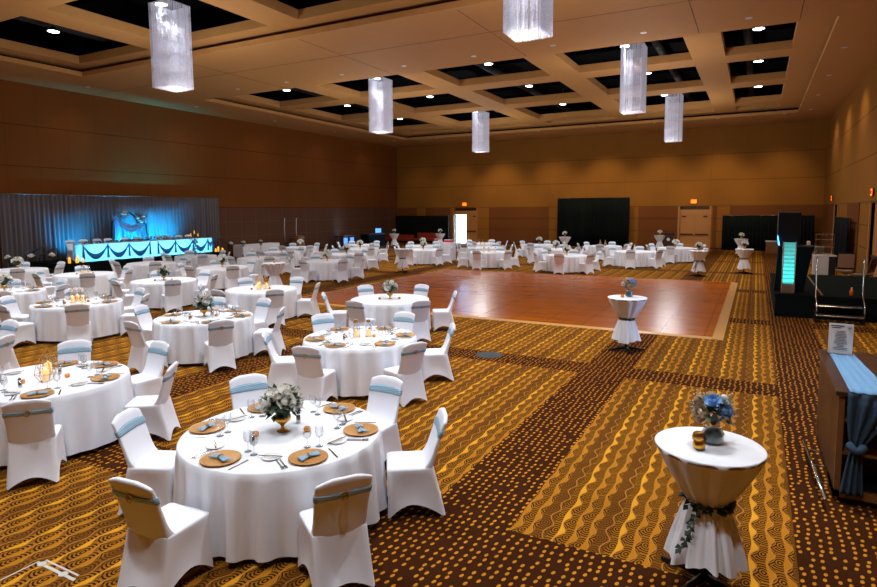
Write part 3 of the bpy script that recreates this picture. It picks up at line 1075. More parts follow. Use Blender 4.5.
CHAIR = Proto(mk_chair)

AZL, AZR = R(66.5), R(-10.5)
def visible(x, y, extra=0):
    if y < -1: return False
    az = math.atan2(-x, y)
    return AZR-extra < az < AZL+extra

WORDS = ['far', 'far-left', 'near-left', 'near', 'near-right', 'far-right']
# (x, y, phrase, centrepiece, place settings)
TABLES = [
 (-3.84, 4.07, 'the front rose table', 'rose', 2),
 (-7.68, 4.05, 'the lantern table at left edge', 'geo', 2),
 (-11.5, 4.05, 'the table cut off by the left edge', None, 0),
 (-5.65, 7.85, 'the middle table of candle jars', 'jar', 2),
 (-9.50, 8.0, 'the second-row rose table', 'rose', 2),
 (-13.65, 7.98, 'the second-row lantern table', 'geo3', 2),
 (-17.4, 8.3, 'the leftmost second-row table', 'far', 2),
 (-7.5, 11.62, 'the bare table nearest the dance floor', 'rose', 0),
 (-11.55, 11.6, 'the bare table with three lanterns', 'geo3', 0),
 (-15.7, 11.8, 'the bare flower table left of the lanterns', 'rose', 0),
 (-19.8, 11.9, 'the jar table near the stage', 'jar', 0),
 (-23.6, 11.75, 'the leftmost third-row flower table', 'far', 0),
 (-17.5, 15.65, 'the right fourth-row flower table', 'far', 0),
 (-21.6, 15.7, 'the fourth-row table facing the stage', 'candle', 0),
 (-15.65, 19.5, 'the right fifth-row flower table', 'far', 0),
 (-19.5, 19.5, 'the middle fifth-row table', 'candle', 0),
 (-23.2, 19.2, 'the left fifth-row table', 'candle', 0),
 (-17.35, 23.1, 'the right sixth-row table', 'far', 0),
 (-21.4, 23.0, 'the left sixth-row table', 'candle', 0),
 (-19.2, 26.8, 'the right wing seventh-row table', 'far', 0),
 (-23.2, 26.5, 'the leftmost seventh-row table', 'far', 0),
 (-21.3, 30.0, 'the left wing eighth-row table', 'candle', 0),
 (-15.6, 27.5, 'the rose table behind the dance floor corner', 'far', 0),
 (-17.5, 30.8, 'the eighth-row table left of the gifts', 'far', 0),
 (-11.65, 27.1, 'the jar table behind the dance floor', 'glasses', 0),
 (-13.35, 30.5, 'the eighth-row table of glasses', 'glasses', 0),
 (-15.1, 34.2, 'the back-row table before the bright door', 'glasses', 0),
 (-7.6, 26.7, 'the nearest table before the tall curtain', 'far', 0),
 (-9.3, 30.6, 'the eighth-row flower table left of centre', 'far', 0),
 (-11.45, 34.3, 'the back-row flower table left of curtain', 'far', 0),
 (-7.6, 34.5, 'the back-row table of brown bottles', 'bottles', 0),
 (-5.3, 30.55, 'the eighth-row table of white glass', 'white', 0),
 (-3.8, 34.3, 'the rightmost back-row round table', 'far', 0),
]
rnd = random.Random(42)
SEATS = {0: (148, -157, -90, -31, 27, 82), 1: (135, 88, 28, -35, -92, -150), 3: (155, 90, 34, -24, -86, -135), 4: (-167, 129, 86, 32, -32, -92)}
def settle(tx, ty, ang, phrase, side, lvl):
    """one place setting; ang = direction of the seat from the table centre"""
    def P(r_, off, z=.764):
        a = ang; return (tx + r_*math.cos(a) - off*math.sin(a), ty + r_*math.sin(a) + off*math.cos(a), z)
    rot = ang + PI/2
    g = 'place settings'
    where = 'at the %s seat of %s' % (side, phrase)
    CHG.put(P(.735, 0), rot, 'round gold charger plate ' + where, 'gold charger plates')
    NAP.put(P(.735, 0, .772), rot + rnd.uniform(-.5, .5), 'folded blue napkin on charger ' + where, 'blue napkins')
    BRP.put(P(.56, -.26), rot, 'small white bread plate ' + where, 'bread plates')
    KNF.put(P(.56, -.26, .777), rot+.9, 'knife across the bread plate ' + where, 'butter knives')
    KNF.put(P(.74, .215), rot+PI, 'table knife beside the charger ' + where, 'table knives')
    FRK.put(P(.74, -.21), rot+PI, 'inner fork beside the charger ' + where, 'inner forks')
    FRK.put(P(.745, -.24), rot+PI, 'outer fork beside the charger ' + where, 'outer forks')
    GOB.put(P(.53, .17), rot, 'clear water goblet ' + where, 'water goblets')
    GOB.put(P(.50, .07), rot, 'second goblet ' + where, 'wine goblets')

for ti, (tx, ty, ph, cp, st) in enumerate(TABLES):
    TAB.put((tx, ty, 0), rnd.uniform(0, 1), 'round banquet table under the cloth of ' + ph.replace('the ', '', 1), 'round banquet tables')
    CLOTHS[ti % 3].put((tx, ty, 0), rnd.uniform(0, 6.28), 'white cloth draped over ' + ph, 'white round tablecloths')
    view = math.atan2(ty, tx)
    used = set()
    for s in range(6):
        base = R(SEATS[ti][s]) if ti in SEATS else R(30 + 60*s)
        rel = (base - view) % (2*PI)
        side = WORDS[int(round(rel/(PI/3))) % 6]
        if side in used:
            side = next(w for w in WORDS if w not in used)
        used.add(side)
        a = base + R(rnd.uniform(-3, 3)); rd = 1.205 + rnd.uniform(-.01, .05)
        cx_, cy_ = tx+rd*math.cos(a), ty+rd*math.sin(a)
        if visible(cx_, cy_):
            CHAIR.put((cx_, cy_, 0), a + PI/2 + R(rnd.uniform(-8, 8)) + (R(14) if (ti, s) == (0, 2) else 0), 'blue-sashed white chair, %s side of %s' % (side, ph), 'white covered banquet chairs')
        if st and visible(tx+.7*math.cos(base), ty+.7*math.sin(base)):
            settle(tx, ty, base, ph, side, st)
    zt = .764
    on = 'on ' + ph
    if cp == 'rose':
        ROSE.put((tx, ty, zt), ti, 'white roses in gold bowl ' + on, 'white rose centrepieces')
    elif cp == 'far':
        FROSE.put((tx, ty, zt), ti, 'white flower centrepiece with dark leaves ' + on, 'white rose centrepieces')
    elif cp in ('geo', 'geo3'):
        for k, (dx, dy, nm) in enumerate(((.1, -.06, 'right'), (-.2, .14, 'left')) if cp == 'geo' else ((.14, .05, 'right'), (-.15, .1, 'left'), (0, -.1, 'front'))):
            GEO.put((tx+dx, ty+dy, zt), k, '%s gold wire lantern with lit candle %s' % (nm, on), 'gold wire lanterns')
    elif cp == 'jar':
        for k, (dx, dy, nm, sc) in enumerate(((-.02, -.08, 'front', 1.0), (.12, .06, 'right', .95), (-.14, .05, 'left', .8))):
            JAR.put((tx+dx, ty+dy, zt), k, '%s glass candle jar with collar %s' % (nm, on), 'glass candle jars', sc)
    elif cp == 'candle':
        VOT.put((tx, ty, zt), 0, 'small amber votive candle alone ' + on, 'votive candles')
    elif cp in ('glasses', 'bottles', 'white'):
        for k, (dx, dy, nm) in enumerate(((-.3, .1, 'left'), (.05, -.15, 'middle'), (.3, .15, 'right'))):
            if cp == 'glasses': JAR.put((tx+dx, ty+dy, zt), k, '%s small glass candle jar %s' % (nm, on), 'glass candle jars', .8)
            elif k < 2:
                o = MB().lathe([(.05, 0), (.06, .02), (.06, .16), (.025, .24), (.025, .33), (0, .33)], 12).build('bottle', 'wicker' if cp == 'bottles' else 'porcelain', smooth=True)
                o.location = (tx+dx, ty+dy, zt)
                tag(o, '%s %s bottle vase %s' % (nm, 'brown' if cp == 'bottles' else 'white', on), 'vase', 'bottle vases')
    if cp in ('rose', 'jar', 'geo', 'geo3') and ty < 13:
        vd = Vector((tx, ty)).normalized(); sd = Vector((vd.y, -vd.x))
        for nm, q in (('left', -.24), ('right', .22)):
            VOT.put((tx+sd.x*q-vd.x*.08, ty+sd.y*q-vd.y*.08, zt), 0, '%s amber votive candle beside the centrepiece %s' % (nm, on), 'votive candles')
        if st:
            for nm, q, w_ in (('left', -.26, -.25), ('right', .15, .18)):
                SHK.put((tx+sd.x*q+vd.x*w_, ty+sd.y*q+vd.y*w_, zt), 0, '%s silver shaker near the centrepiece %s' % (nm, on), 'silver shakers')

# ------------------------------------------------------------------ cocktail tables
def hi_cloth_mesh(seed, hem=.255, zw=.66):
    rnd = random.Random(seed); n = 120; mb = MB()
    def rad(z, a):
        f = math.sin(11*a+seed) * .6 + math.sin(17*a+1.3*seed)*.4
        if z > zw:
            t = (z-zw)/(1.08-zw); base = .13 + (.381-.13)*t**.85; am = .028*(1-t)**.5*(.35+t)+.004
            if t > .97: am = 0
        else:
            t = (zw-z)/(zw-.22); base = .13 + (hem-.13)*t**.75; am = .012+.035*t
        return base + am*f
    zs = [1.08-.0*k for k in range(1)]
    L = []
    for q in (.3, .7, .97): L.append([(.381*q*math.cos(2*PI*i/n), .381*q*math.sin(2*PI*i/n), 1.082) for i in range(n)])
    for z in (1.076, 1.05, .99, .92, .85, .78, .74, .70, .68, .66, .64, .61, .56, .5, .43, .36, .28, .22):
        L.append([(rad(z, 2*PI*i/n)*math.cos(2*PI*i/n), rad(z, 2*PI*i/n)*math.sin(2*PI*i/n), z + (.03*math.sin(6*PI*i/n) if z < .24 else 0)) for i in range(n)])
    vs = [(0, 0, 1.082)]; fs = []
    for r_ in L: vs += r_
    for i in range(n): fs.append((0, 1+i, 1+(i+1) % n))
    for k in range(len(L)-1):
        for i in range(n):
            j = (i+1) % n; fs.append((1+k*n+i, 1+(k+1)*n+i, 1+(k+1)*n+j, 1+k*n+j))
    return mb.add(vs, fs)
def mk_hi():
    o = thing('cocktail_table', '', 'table')
    MB().lathe([(0, 1.05), (.37, 1.05), (.375, 1.055), (.375, 1.07), (0, 1.074)], 32, cap=False).build('tabletop', 'mid_wood', o)
    MB().lathe([(.028, .04), (.028, 1.05)], 12).build('pole', 'black_metal', o)
    for i in range(4):
        a = PI/4+i*PI/2
        c, s = math.cos(a), math.sin(a)
        MB().tube([(0, 0, .055), (c*.16, s*.16, .05), (c*.36, s*.36, .018)], [.03, .026, .018], 8).build('foot', 'black_metal', o, smooth=True)
    return o
HI = Proto(mk_hi)
def mk_hc():
    return tag(hi_cloth_mesh(3).build('tablecloth', 'cloth', smooth=True), '', 'tablecloth')
HC = Proto(mk_hc)
def mk_garland():
    o = thing('garland', '', 'garland'); g = random.Random(8); n = 20
    mb = MB(); mb.tube([(.15*math.cos(2*PI*i/n), .15*math.sin(2*PI*i/n), .66+.008*math.sin(i*2)) for i in range(n)], .006, 5, closed=True)
    mb.build('stem', 'leaf_dark', o)
    mb = MB()
    for i in range(70):
        a = g.uniform(0, 2*PI); p = (.152*math.cos(a), .152*math.sin(a), .66+g.uniform(-.03, .03))
        mb.leaf(p, (math.cos(a)+g.uniform(-.9, .9), math.sin(a)+g.uniform(-.9, .9), g.uniform(-1, .6)), (g.uniform(-1, 1), g.uniform(-1, 1), 1), .06, .022)
    for i in range(26):   # trailing end
        t = i/26.; a = -1.9 - .25*t; rr_ = .17+.12*t
        p = (rr_*math.cos(a), rr_*math.sin(a), .64-.30*t)
        mb.leaf(p, (math.cos(a)*.6+g.uniform(-.9, .9), math.sin(a)*.6+g.uniform(-.9, .9), g.uniform(-1, .3)), (math.cos(a), math.sin(a), .3), .05, .02)
    mb.build('leaves', 'leaf_dark', o)
    return o
GAR = Proto(mk_garland)
def mk_band():
    o = thing('waist_sash', '', 'sash')
    n = 32
    def fn(u, v): a = 2*PI*u; r_ = .15+.004*math.sin(v*18); return (r_*math.cos(a), r_*math.sin(a), .635+.05*v)
    MB().grid(fn, n, 5, closed_u=True).build('band', 'leaf_dark', o, smooth=True, solid=.01)
    return o
BAND = Proto(mk_band)
COCK = [(-.24, 4.68, 'front right cocktail table with blue rose', 'garland', 'blue'),
 (-2.2, 12.08, 'cocktail table in front of the dance floor', 'band', 'blue'),
 (-14.3, 15.0, 'cocktail table with candle between the round tables', None, 'votive'),
 (-14.2, 23.1, 'cocktail table by the far left dance floor corner', 'band', None),
 (-24.2, 38.2, 'cocktail table before the red benches', None, 'flower'),
 (-21.0, 39.6, 'cocktail table left of the bright door', None, 'flower'),
 (-10.9, 37.8, 'cocktail table in front of the tall black curtain', None, 'flower'),
 (-5.7, 42.3, 'cocktail table beside the wooden lectern', None, 'flower'),
 (-2.08, 27.1, 'leftmost of three cocktail tables beyond the dance floor', 'garland', 'flower'),
 (-.74, 39.0, 'farthest cocktail table before the right black curtain', None, 'flower'),
 (-.4, 29.1, 'nearer cocktail table of the pair right of the dance floor', 'band', 'flower')]
for i, (x, y, lb, waist, top) in enumerate(COCK):
    HI.put((x, y, 0), .3+i, 'black pedestal of the ' + lb, 'cocktail tables')
    HC.put((x, y, 0), i*1.1, 'white gathered cloth on the ' + lb, 'cocktail tablecloths')
    if waist == 'garland': GAR.put((x, y, 0), 0, 'leafy green garland tied round the ' + lb, 'garlands')
    if waist == 'band': BAND.put((x, y, 0), 0, 'dark green sash around the ' + lb, 'waist sashes')
    if top == 'blue': BLUE.put((x+.02, y+.05, 1.083), 2.2+i, 'cream and blue bouquet on the ' + lb, 'blue bouquets')
    if top == 'flower': FROSE.put((x, y, 1.083), i, 'white flower bowl on the ' + lb, 'white rose centrepieces', .8)
    if top == 'votive': VOT.put((x, y, 1.083), i, 'amber votive candle on the ' + lb, 'votive candles')
GVOT.put((-.30, 4.55, 1.083), 0, 'gold mirrored votive, front one of two beside the blue rose vase', 'votive candles', 1.2)
GVOT.put((-.315, 4.69, 1.083), 0, 'gold mirrored votive, rear one of two beside the blue rose vase', 'votive candles', 1.2)
VOT.put((-2.28, 12.0, 1.083), 0, 'amber votive beside the vase in front of the dance floor', 'votive candles', 1.2)

# ================================================================== STAGE AND HEAD TABLE
SZ = .64
o = thing('stage_platform', 'low black stage platform along the left wall under the head table', 'stage', (-27.2, 18.6, 0))
MB().box(-1.3, 1.45, -4.1, 4.7, SZ-.06, SZ).build('deck', 'black_carpet', o)
mb = MB()
def skf(u, v):
    # path around the three visible sides
    P = [(-1.3, -4.1), (1.45, -4.1), (1.45, 4.7), (-1.3, 4.7)]
    Ls = [2.75, 8.8, 2.75]; s = u*sum(Ls); k = 0
    while k < 2 and s > Ls[k]: s -= Ls[k]; k += 1
    t = min(1, s/Ls[k]); x = P[k][0]+(P[k+1][0]-P[k][0])*t; y = P[k][1]+(P[k+1][1]-P[k][1])*t
    w = .012*math.sin(u*600)
    if k == 1: x += w
    else: y += w
    return (x, y, .005+(SZ-.065)*v)
mb.grid(skf, 420, 1); mb.build('skirting', 'black_cloth', o, solid=.004)
for y0, sgn, w in ((14.5, -1, 'left'), (23.3, 1, 'right')):
    o = thing('stage_steps', 'black steps with curved handrails at the %s end of the stage' % w, 'steps', (-26.7, y0, 0))
    for k in range(2):
        a = .02+.28*k; MB().box(-.45, .45, min(sgn*a, sgn*(a+.28)), max(sgn*a, sgn*(a+.28)), .01, SZ*(2-k)/3.).build('step', 'black', o)
    for dx in (-.5, .5):
        p = [(dx, sgn*.62, .02), (dx, sgn*.62, .62), (dx, sgn*.6, .7), (dx, 0, 1.0), (dx, sgn*-.08, .99), (dx, sgn*-.12, .93), (dx, sgn*-.12, SZ+.01)]
        p = [(q[0], q[1], q[2]*1.0+(.3 if 1 < i < 6 else 0)+(.3 if i == 1 else 0)) for i, q in enumerate(p)]
        r_ = MB().tube(p, .02, 6).build('handrail', 'black_metal', o, smooth=True)
# backdrop
dr = drape('backdrop_curtain', 'tall pale sheer curtain hanging behind the stage, lit blue at its right', (-28.66, 25.5, 0), (-28.66, 13.7, 0), 3.62, 'sheer', folds=58, amp=.07, poles=False)
MB().tube([(-.1, 0, 3.63), (11.85, 0, 3.63)], .025, 6).build('rod', 'chrome', dr)
mb = MB()
for q in (0, 3.9, 7.9, 11.75): mb.tube([(q, -.1, .01), (q, -.1, 3.62)], .025, 6)
mb.build('upright', 'chrome', dr)

HX, HY0, HY1, HZ = -25.98, 15.6, 22.6, 1.42
PK = [15.57, 16.7, 17.74, 18.83, 19.27, 20.27, 21.34, 22.3, 22.62]
ht = thing('head_table', 'long head table on the stage with glowing cyan skirt and blue swags', 'table', (HX, HY0, SZ))
HH = HZ-SZ; HL = HY1-HY0
MB().box(-.76, 0, 0, HL, HH-.03, HH).build('tabletop', 'cloth', ht)
def skirtf(u, v):
    Ls = [.76, HL, .76]; s = u*sum(Ls); k = 0
    while k < 2 and s > Ls[k]: s -= Ls[k]; k += 1
    w = .012*math.sin(u*900)*(1-v)+.004
    if k == 0: return (-.76+s, -w, .01+(HH-.04)*v)
    if k == 1: return (w, s, .01+(HH-.04)*v)
    return (-s, HL+w, .01+(HH-.04)*v)
MB().grid(skirtf, 500, 2).build('skirt', 'skirt_cloth', ht, smooth=True)
for y in (.1, 2.4, 4.7, 6.9):
    for x in (-.1, -.66): MB().tube([(x, y, 0), (x, y, HH-.03)], .015, 6).build('leg', 'black_metal', ht)
for a, b in zip(PK[:-1], PK[1:]):
    if b-a < .5 and b < 20: continue
    mb = MB()
    dep = .5 if b-a > .6 else .3
    def sw(u, v, a=a, b=b, dep=dep):
        y = a+(b-a)*u; c = 1-(2*u-1)**2
        z = HH-.07 - dep*c - .17*(v-.5)*(0.5+c)
        return (.03+.03*math.sin(v*PI)+.01*math.sin(v*20), y-HY0, z)
    mb.grid(sw, 20, 6).build('swag', 'swag', ht, smooth=True)
for y in PK:
    def tl(u, v, y=y):
        return (.035+.015*math.sin(u*9), y-HY0+(u-.5)*(.05+.09*v), HH-.04-v*.62)
    MB().grid(tl, 8, 6).build('tail', 'swag', ht, smooth=True)
for k in range(5):
    area(None, 'skirt_light', (HX-.55, HY0+.7+k*1.4, SZ+.25), (HX, HY0+.7+k*1.4, SZ+.45), 20, (.10, .66, 1.0), 1.2, .2)
# garland of leaves and flowers along the table front
o = thing('garland', 'dark leafy garland with pale flowers along the top of the head table', 'garland', (HX-.12, HY0, HZ))
g = random.Random(9); mb = MB()
for i in range(700):
    y = g.uniform(0, HL); mid = math.exp(-((y-3.7)/.6)**2)
    mb.leaf((g.uniform(-.08, .12), y, .01+g.uniform(0, .06+.12*mid)), (g.uniform(-1, 1), g.uniform(-1, 1), g.uniform(-.3, .8)), (0, 0, 1), .11, .03)
mb.build('leaves', 'leaf_dark', o)
for i in range(12):
    mb = MB(); rose_mb(mb, (g.uniform(-.02, .14), 3.7+g.uniform(-.7, .7), .1+g.uniform(0, .1)), .06, g); mb.build('rose', 'rose_cream', o, smooth=True)
for i, y in enumerate((15.95, 16.55, 17.2, 17.75, 18.6, 19.3, 20.55, 21.15, 21.75, 22.35)):
    CHAIR.put((-27.25, y, SZ), -PI/2, 'white covered chair behind the head table, %s from the left' % ordn[i], 'white covered chairs on the stage')
# arch
A = [(18.0, SZ+.01), (18.18, 2.36), (19.04, 2.82), (20.0, 2.2), (20.1, SZ+.01)]
o = thing('wedding_arch', 'black heptagon arch with sheer cloth and flowers behind the head table', 'arch', (-27.8, 19.0, SZ))
Q = [(0, y-19.0, z-SZ) for y, z in A]
MB().tube(Q, .042, 6).build('frame', 'black_metal', o)
MB().box(-.2, .2, -1.0, 1.05, 0, .03).build('base', 'black_metal', o)
def sh1(u, v):
    y = -.75+.3*u+.04*math.sin(v*5); return (.02+.03*math.sin(u*24), y, 1.95-1.9*v)
MB().grid(sh1, 24, 8).build('side_sheer', 'arch_sheer', o, smooth=True)
def sh2(u, v):
    c = 1-(2*u-1)**2; return (.05+.02*math.sin(v*14), -.7+1.55*u, 2.0-.25*u-.5*c-.28*(v-.5)*(.4+c))
MB().grid(sh2, 24, 8).build('swag_sheer', 'arch_sheer', o, smooth=True)
for cy_, cz, n_, rad in ((-.3, 2.08, 60, .25), (.7, 1.85, 110, .34)):
    mb = MB()
    for i in range(n_):
        mb.leaf((g.uniform(-.08, .1), cy_+g.gauss(0, rad*.5), cz+g.gauss(0, rad*.5)), (g.uniform(-.4, 1), g.uniform(-1, 1), g.uniform(-1, 1)), (1, 0, .3), .17, .04)
    c_ = mb.build('foliage', 'leaf_blue', o)
    for i in range(4):
        mb = MB(); rose_mb(mb, (.12, cy_+g.gauss(0, rad*.35), cz+g.gauss(0, rad*.35)), .08, g); mb.build('rose', 'rose_white', o, smooth=True)
# blue uplights on the stage
def mk_up():
    o = thing('stage_uplight', '', 'stage light')
    MB().box(-.09, .09, -.07, .07, .03, .17).build('housing', 'black', o)
    MB().lathe([(.05, .171), (.05, .175), (0, .175)], 12).build('lens', 'blue_glow', o)
    MB().box(-.1, .1, -.02, .02, .0, .03).build('bracket', 'black_metal', o)
    return o
UP = Proto(mk_up)
for i, (y, w_) in enumerate(((16.4, .35), (18.4, .8), (20.0, 1.3), (21.3, .9))):
    UP.put((-27.72, y, SZ), 0, 'small black blue-lit uplight on the stage floor, %s from the left' % ordn[i], 'stage uplights')
    spot(None, 'blue_light', (-27.6, y, SZ+.25), (-28.5, y+.1, 1.9), BLUE_W*w_, (.0, .42, 1.0), 108, .9, .08)
for y in (20.15, 20.75):
    spot(None, 'hot_light', (-27.0, y, SZ+.9), (-28.35, y, 2.45), 28, (.25, .8, 1.0), 24, .8, .04)

def pillar(name, x, y, z, r_, h, lb):
    r_ *= .8; h *= .8
    o = thing(name, lb, 'candle', (x, y, z), 0, 'pillar candles by the stage')
    MB().lathe([(r_, 0), (r_, h), (r_*.7, h-.01), (0, h-.012)], 14).build('wax', 'yellow_candle', o, smooth=False)
    MB().lathe([(0, h-.01), (.008, h+.01), (0, h+.04)], 6).build('flame', 'flame', o)
for i, (x, y, z, r_, h, w) in enumerate(((-25.95, 14.95, SZ, .07, .26, 'stage edge left of the head table, leftmost'), (-25.95, 15.3, SZ, .06, .34, 'stage edge left of the head table, tallest'),
    (-25.85, 15.2, SZ, .06, .18, 'stage edge left of the head table, front one'), (-25.9, 15.5, SZ, .06, .18, 'stage edge touching the head table corner'),
    (-25.2, 17.05, 0, .08, .3, 'floor before the stage, taller of two'), (-25.1, 17.35, 0, .08, .2, 'floor before the stage, shorter of two'),
    (-25.95, 22.8, SZ, .06, .18, 'right end of the stage, leftmost'), (-25.95, 22.98, SZ, .06, .3, 'right end of the stage, tallest'), (-25.85, 23.18, SZ, .07, .2, 'right end of the stage, rightmost'))):
    pillar('pillar_candle', x, y, z, r_, h, 'lit yellow pillar candle on the ' + w)
# candelabra with flowers before the head table
o = thing('floral_candelabra', 'tall black candelabra with dark flowers before the head table', 'candelabra', (-25.35, 20.95, 0))
MB().lathe([(.18, 0), (.18, .02), (.02, .05), (.015, 1.5)], 12).build('stand', 'black_metal', o, smooth=True)
mb = MB()
for dx, dz in ((-.22, .12), (0, .25), (.22, .1)): mb.tube([(0, 0, 1.35), (0, dx*.7, 1.38), (0, dx, 1.45+dz)], .01, 5)
mb.build('arm', 'black_metal', o)
for dx, dz in ((-.22, .12), (0, .25), (.22, .1)):
    MB().lathe([(.022, 1.45+dz), (.022, 1.6+dz), (0, 1.61+dz)], 8, (0, dx, 0)).build('candle', 'yellow_candle', o)
mb = MB()
for i in range(160): mb.leaf((g.gauss(0, .08), g.gauss(0, .13), g.uniform(.55, 1.45)), (g.uniform(-1, 1), g.uniform(-1, 1), g.uniform(-1, .4)), (0, 0, 1), .14, .04)
mb.build('foliage', 'leaf_blue', o)

# flower stands
def mk_fst():
    o = thing('flower_stand', '', 'flower stand'); q = random.Random(4)
    mb = MB(); mb.tube([(0, 0, .3), (0, 0, 1.0)], .012, 6)
    for a in (0, 2.1, 4.2): mb.tube([(0, 0, .45), (.25*math.cos(a), .25*math.sin(a), .01)], .012, 5)
    mb.build('stand', 'black_metal', o)
    mb = MB()
    for i in range(50): mb.leaf((q.gauss(0, .05), q.gauss(0, .05), 1.02+q.gauss(0, .05)), (q.uniform(-1, 1), q.uniform(-1, 1), q.uniform(-1, 1)), (0, 0, 1), .12, .03)
    mb.build('foliage', 'leaf_dark', o)
    for i in range(5):
        mb = MB(); rose_mb(mb, (q.gauss(0, .05), q.gauss(0, .05), 1.12+q.gauss(0, .03)), .075, q); mb.build('rose', 'rose_white', o, smooth=True)
    return o
FST = Proto(mk_fst)
for i, (x, y, w) in enumerate(((-25.2, 12.26, 'left of the stage steps, leftmost'), (-25.1, 13.03, 'before the stage steps'), (-25.0, 13.73, 'right of the stage steps'),
                               (-25.0, 22.95, 'right of the stage, leftmost of three'), (-25.0, 23.85, 'right of the stage, middle of three'), (-25.0, 25.2, 'right of the stage, rightmost of three'))):
    FST.put((x, y, 0), i, 'black stand with white flowers on the floor ' + w, 'flower stands')

# left wall furniture
def box_table(name, label, x0, x1, y0, y1, h, cat='table', mat='cloth'):
    o = thing(name, label, cat, ((x0+x1)/2, (y0+y1)/2, 0)); a, b = (x1-x0)/2, (y1-y0)/2
    MB().box(-a+.03, a-.03, -b+.03, b-.03, h-.04, h-.006).build('tabletop', 'mid_wood', o)
    for sx in (-1, 1):
        for sy in (-1, 1): MB().tube([(sx*(a-.08), sy*(b-.08), 0), (sx*(a-.08), sy*(b-.08), h-.04)], .015, 6).build('leg', 'black_metal', o)
    def f(u, v):
        per = [(-a, -b), (a, -b), (a, b), (-a, b), (-a, -b)]; Ls = [2*a, 2*b, 2*a, 2*b]; s = u*sum(Ls); k = 0
        while k < 3 and s > Ls[k]: s -= Ls[k]; k += 1
        t = min(1, s/Ls[k]); x = per[k][0]+(per[k+1][0]-per[k][0])*t; y = per[k][1]+(per[k+1][1]-per[k][1])*t
        w = .02*math.sin(s*26)*(1-v); 
        if k % 2: x += w
        else: y += w
        return (x, y, .03+(h-.03)*v)
    mb = MB().grid(f, 240, 3); mb.add([(-a, -b, h), (a, -b, h), (a, b, h), (-a, b, h)], [(0, 1, 2, 3)])
    mb.build('tablecloth', mat, o)
    return o
box_table('buffet_table', 'long white clothed buffet table against the left wall right of the stage', -28.5, -27.7, 26.4, 29.6, .76)
box_table('gift_table', 'tall square white clothed gift table between round tables in the back', -15.55, -14.95, 29.45, 30.05, 1.04)
o = thing('gift_box', 'small red and white box on the tall white gift table', 'box', (-15.25, 29.75, 1.041))
MB().box(-.2, .2, -.12, .12, 0, .12).build('box', 'red_sign', o); MB().box(-.22, .22, -.14, .14, .12, .15).build('lid', 'porcelain', o)
o = thing('wooden_barrel', 'striped wooden drum standing against the brown left wall', 'barrel', (-28.2, 32.0, 0))
MB().lathe([(.36, 0), (.42, .3), (.44, .55), (.42, .85), (.36, 1.12), (0, 1.12)], 16).build('body', 'mid_wood', o)
mb = MB()
for z in (.12, .55, 1.0): mb.tube([(.43*math.cos(2*PI*i/20), .43*math.sin(2*PI*i/20), z) for i in range(20)], .02, 5, closed=True)
mb.build('hoop', 'gold', o)
for i, y in enumerate((31.4, 32.6)):  # pale rods stand for door-frame reflections on the wall
    o = MB().tube([(XL+.03, y, .7), (XL+.03, y-.02, 1.6), (XL+.03, y+.03, 2.35)], .03, 6).build('reflection_line', 'white_box', smooth=True)
    tag(o, 'thin white rod for a reflection on the brown left wall, %s of two' % ('left' if i == 0 else 'right'), 'pole', 'wall reflections')
o = thing('console_table', 'dark wooden console with two pale screens by the left wall', 'console', (-27.6, 36.6, 0))
MB().box(-.4, .4, -.8, .8, .9, .97).build('top', 'dark_wood', o)
for sx in (-1, 1):
    for sy in (-1, 0, 1): MB().box(sx*.36-.03, sx*.36+.03, sy*.74-.03, sy*.74+.03, 0, .9).build('leg', 'dark_wood', o)
for y in (-.42, .38): MB().box(.34, .37, y-.22, y+.22, .3, .8).build('screen', 'screen_glow', o)
o = thing('equipment_table', 'dark equipment table with a glowing blue monitor by the black drape', 'table', (-26.9, 39.3, 0))
MB().box(-.4, .4, -1.2, 1.2, .95, 1.02).build('top', 'black', o)
MB().box(-.38, .38, -1.15, 1.15, .02, .95).build('cloth', 'black_cloth', o)
m_ = MB().box(.1, .14, .1, 1.0, 1.05, 1.45).build('monitor', 'black', o)
MB().box(.141, .15, .15, .95, 1.09, 1.41).build('screen', 'screen_glow', m_)
MB().box(.05, .2, .45, .65, 1.02, 1.06).build('monitor_stand', 'black', o)
o = UP.put((-28.2, 37.5, 0), 0, 'small uplight making a blue patch on the left wall', 'stage uplights')
spot(None, 'blue_light', (-27.9, 37.45, .25), (-28.9, 37.4, 1.7), 60, (.2, .5, 1.0), 60, 1, .05)
def bench(x, y, L, h, lb):
    o = thing('red_bench', lb, 'bench', (x, y, 0), 0, 'red benches')
    MB().box(-L/2, L/2, -.3, .3, .25, .46).build('seat', 'red_seat', o, bevel=.03)
    MB().box(-L/2, L/2, .3, .42, .2, h).build('backrest', 'red_seat', o, bevel=.03)
    for sx in (-1, 1):
        for sy in (-.22, .34): MB().box(sx*(L/2-.1)-.03, sx*(L/2-.1)+.03, sy-.03, sy+.03, 0, .25).build('leg', 'black', o)
bench(-27.35, 43.9, 2.6, .74, 'low red bench before the black drape, left of two')
bench(-24.95, 44.4, 2.0, .92, 'red bench before the black drape, taller right one')
o = thing('poster_easel', 'red and white poster on an easel inside the bright doorway', 'poster', (-21.95, 46.9, 0))
MB().box(-.3, .3, 0, .02, .75, 1.5).build('board', 'porcelain', o)
MB().box(-.24, .24, -.012, 0, 1.1, 1.42).build('red_panel', 'red_sign', o); MB().box(-.24, .24, -.012, 0, .8, .86).build('blue_strip', 'screen_glow', o)
mb = MB(); mb.tube([(-.25, .03, 0), (0, .03, 1.7)], .015, 5); mb.tube([(.25, .03, 0), (0, .03, 1.7)], .015, 5); mb.tube([(0, .4, 0), (0, .04, 1.7)], .015, 5)
mb.build('easel_legs', 'black_metal', o)
o = thing('lectern', 'small dark wooden lectern with pale emblem at the back wall', 'lectern', (-5.35, 44.2, 0))
